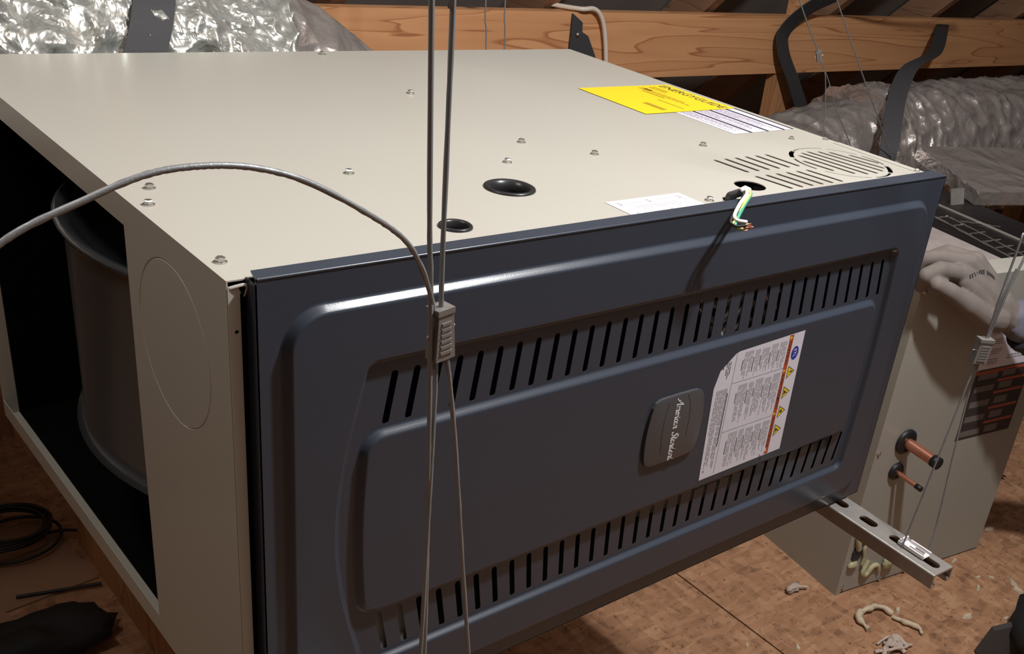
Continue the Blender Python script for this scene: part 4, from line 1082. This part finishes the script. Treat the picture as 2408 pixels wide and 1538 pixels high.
debris('foam_strip', 'thin straggling cream foam string beside the curved strip', 'foam scrap', (1.400, 0.105, 0.005),
       lambda m_: squiggle(m_, [(0.000, 0.024, 0), (0.006, 0.0, 0.002), (0.016, -0.022, 0.002), (0.010, -0.044, 0)], 0.006, 6), M_FOAM, G)
debris('insulation_tuft', 'pale tuft of insulation alone on the floor near the cabinet corner', 'insulation', (1.292, 0.305, 0.008),
       lambda m_: (blob(m_, (0, 0, 0), 0.020, 0.010, 0.008, 0.7, 4), squiggle(m_, [(0.0, 0, 0.002), (0.016, -0.010, 0.002), (0.028, -0.016, 0)], 0.004, 2)), M_TUFT, G)
debris('insulation_tuft', 'shredded grey tuft at the bottom edge below the foam strips', 'insulation', (1.318, 0.075, 0.004),
       lambda m_: [squiggle(m_, [(rnd.uniform(-.045, .02), rnd.uniform(-.012, .022), 0), (rnd.uniform(-.02, .03), rnd.uniform(-.02, .02), rnd.uniform(.002, .009)), (rnd.uniform(0, .055), rnd.uniform(-.03, .01), 0.001)], rnd.uniform(.0025, .0055), i * 1.7) for i in range(11)], M_TUFT, G)
def flake(mb, s, seed):
    r = random.Random(seed); n = 7
    s *= 0.75
    ring = [(s * 0.011 * math.cos(2 * PI * i / n) * r.uniform(.6, 1.3), s * 0.0045 * math.sin(2 * PI * i / n) * r.uniform(.6, 1.4)) for i in range(n)]
    vs = [(x, y, 0.0) for x, y in ring] + [(x * .8, y * .7, 0.002 * s + 0.002 * s * r.random()) for x, y in ring]
    mb.add(vs, [tuple(reversed(range(n))), tuple(range(n, 2 * n))] + [(i, (i + 1) % n, n + (i + 1) % n, n + i) for i in range(n)])
for i, (x, y, sc, lb) in enumerate((
        (1.696, 0.107, 1.0, 'tiny pale chip just right of the strut tip, nearest to the strut'),
        (1.723, 0.091, 1.1, 'tiny pale chip to the right of the one nearest the strut tip'),
        (1.749, 0.053, 2.1, 'large whitish chip at the right edge level with the strut tip'),
        (1.730, 0.028, 2.2, 'long whitish chip at the right edge, lower of the large pair'),
        (1.662, 0.086, 1.5, 'slender pale chip slanting below the strut tip'),
        (1.549, 0.043, 1.9, 'cupped pale chip midway between the strut tip and the black bag'),
        (1.617, -0.008, 1.1, 'small pale chip beside the top of the black bag'),
        (1.431, 0.137, 1.9, 'pale rod-like chip just above the straggling foam string'),
        (1.706, 0.174, 1.4, 'pale chip against the foot of the cabinet behind the strut tip'),
        (1.08, 0.24, .9, 'small pale chip left of the floor seam'),
        (1.16, 0.18, 1.1, 'small pale chip right of the floor seam at the bottom edge'),
        (1.90, 0.20, 1.8, 'pale chip in the shadow to the right of the cabinet'))):
    debris('wood_chip', lb, 'chip', (x, y, 0.0005), lambda m_: flake(m_, sc, i), M_FOAM, 'pale chips scattered on the floor').rotation_euler = (0, 0, rnd.uniform(0, 3))
debris('pink_scrap', 'pale insulation scrap at the right edge beyond the cabinet', 'insulation', (2.13, 0.37, 0.012),
       lambda m_: (blob(m_, (0, 0, 0), 0.07, 0.05, 0.02, 0.7, 14), blob(m_, (-0.10, -0.04, -0.004), 0.03, 0.02, 0.01, 0.7, 17)), M_TUFT)

# black item at the lower right corner
bag = thing('black_bag', 'black cloth item with a charcoal flap at the lower right corner', 'bag', (1.575, -0.085, 0.0))
mb = MB(); blob(mb, (0.05, -0.06, 0.055), 0.145, 0.115, 0.080, 0.25, 3, 28, 18)
o = mb.build('body', M_BAG, bag)
mb = MB(); mb.prism([(-0.05, 0.0), (-0.02, 0.055), (0.04, 0.075), (0.05, 0.0)], 0.0, 0.016, frame((-0.075, 0.028, 0.003), (0.80, -0.60, 0), (0.0, 0.2, 1)))
mb.build('flap', M_BAG2, bag)

# under the furnace at left
o = MB().box((0.185, 0.30, 0.0), (0.300, 1.16, 0.075)).build('wood_joist', M_POST); tag(o, 'short wooden joist lying on the floor under the open end of the furnace', 'joist')
o = MB().box((-0.16, 0, 0), (0.16, 0.24, 0.004)).build('cardboard_sheet', M_CARD); o.location = (0.02, 1.02, 0.0); o.rotation_euler = (0, 0, 0.12); tag(o, 'large flat cardboard sheet on the floor at lower left', 'cardboard')
o = MB().box((-0.06, 0, 0), (0.06, 0.085, 0.004)).build('cardboard_sheet', M_CARD); o.location = (-0.02, 0.94, 0.0045); o.rotation_euler = (0, 0, 0.30); tag(o, 'small folded cardboard piece in front of the larger sheet', 'cardboard')
o = MB().tube([(0, 0, 0), (0.13, -0.035, 0)], 0.003, 8).build('metal_rod', M_BLACK); o.location = (0.045, 1.045, 0.009); tag(o, 'thin dark rod lying across the cardboard', 'rod')
mb = MB()
for k in range(7):
    r = 0.055 + 0.008 * rnd.random(); cx, cy = rnd.uniform(-.015, .015), rnd.uniform(-.02, .02); tl = rnd.uniform(-.35, .35)
    mb.tube([(cx + r * math.cos(a) * 1.25, cy + r * math.sin(a) * 1.15, 0.012 + 0.006 * k + tl * r * math.cos(a + k) * 0.25) for a in [2 * PI * i / 30 for i in range(31)]], 0.0032, 7)
mb.tube(catmull([(0.05, -0.02, 0.01), (0.09, -0.03, 0.012), (0.125, -0.045, 0.008)], 6), 0.0032, 7)
o = mb.build('wire_coil', M_BLACK); o.location = (0.080, 1.225, 0.004); tag(o, 'tangled coil of dark wire on the floor at lower left', 'wire coil')
mb = MB()
for k, (r, x0) in enumerate(((0.19, 0.0), (0.15, 0.0))):
    mb.ribbon([(x0 + r * math.cos(a), 0.0, 0.20 + r * math.sin(a)) for a in [-1.45 + 1.55 * i / 16 for i in range(17)]], (0.2, 1, 0), 0.05 - 0.02 * k, 0.002)
o = mb.build('banding_strip', M_CARD); o.location = (-0.05, 1.42, 0.004); o.rotation_euler = (0, 0, -0.4); tag(o, 'curved brown banding strips standing behind the wire coil', 'strip')
mb = MB(); blob(mb, (0, 0, 0.03), 0.12, 0.06, 0.04, 0.4, 8, 24, 14); o = mb.build('dark_cloth', M_BAG); o.location = (0.03, 0.885, 0.0); tag(o, 'dark crumpled cloth at the lower left edge', 'cloth')
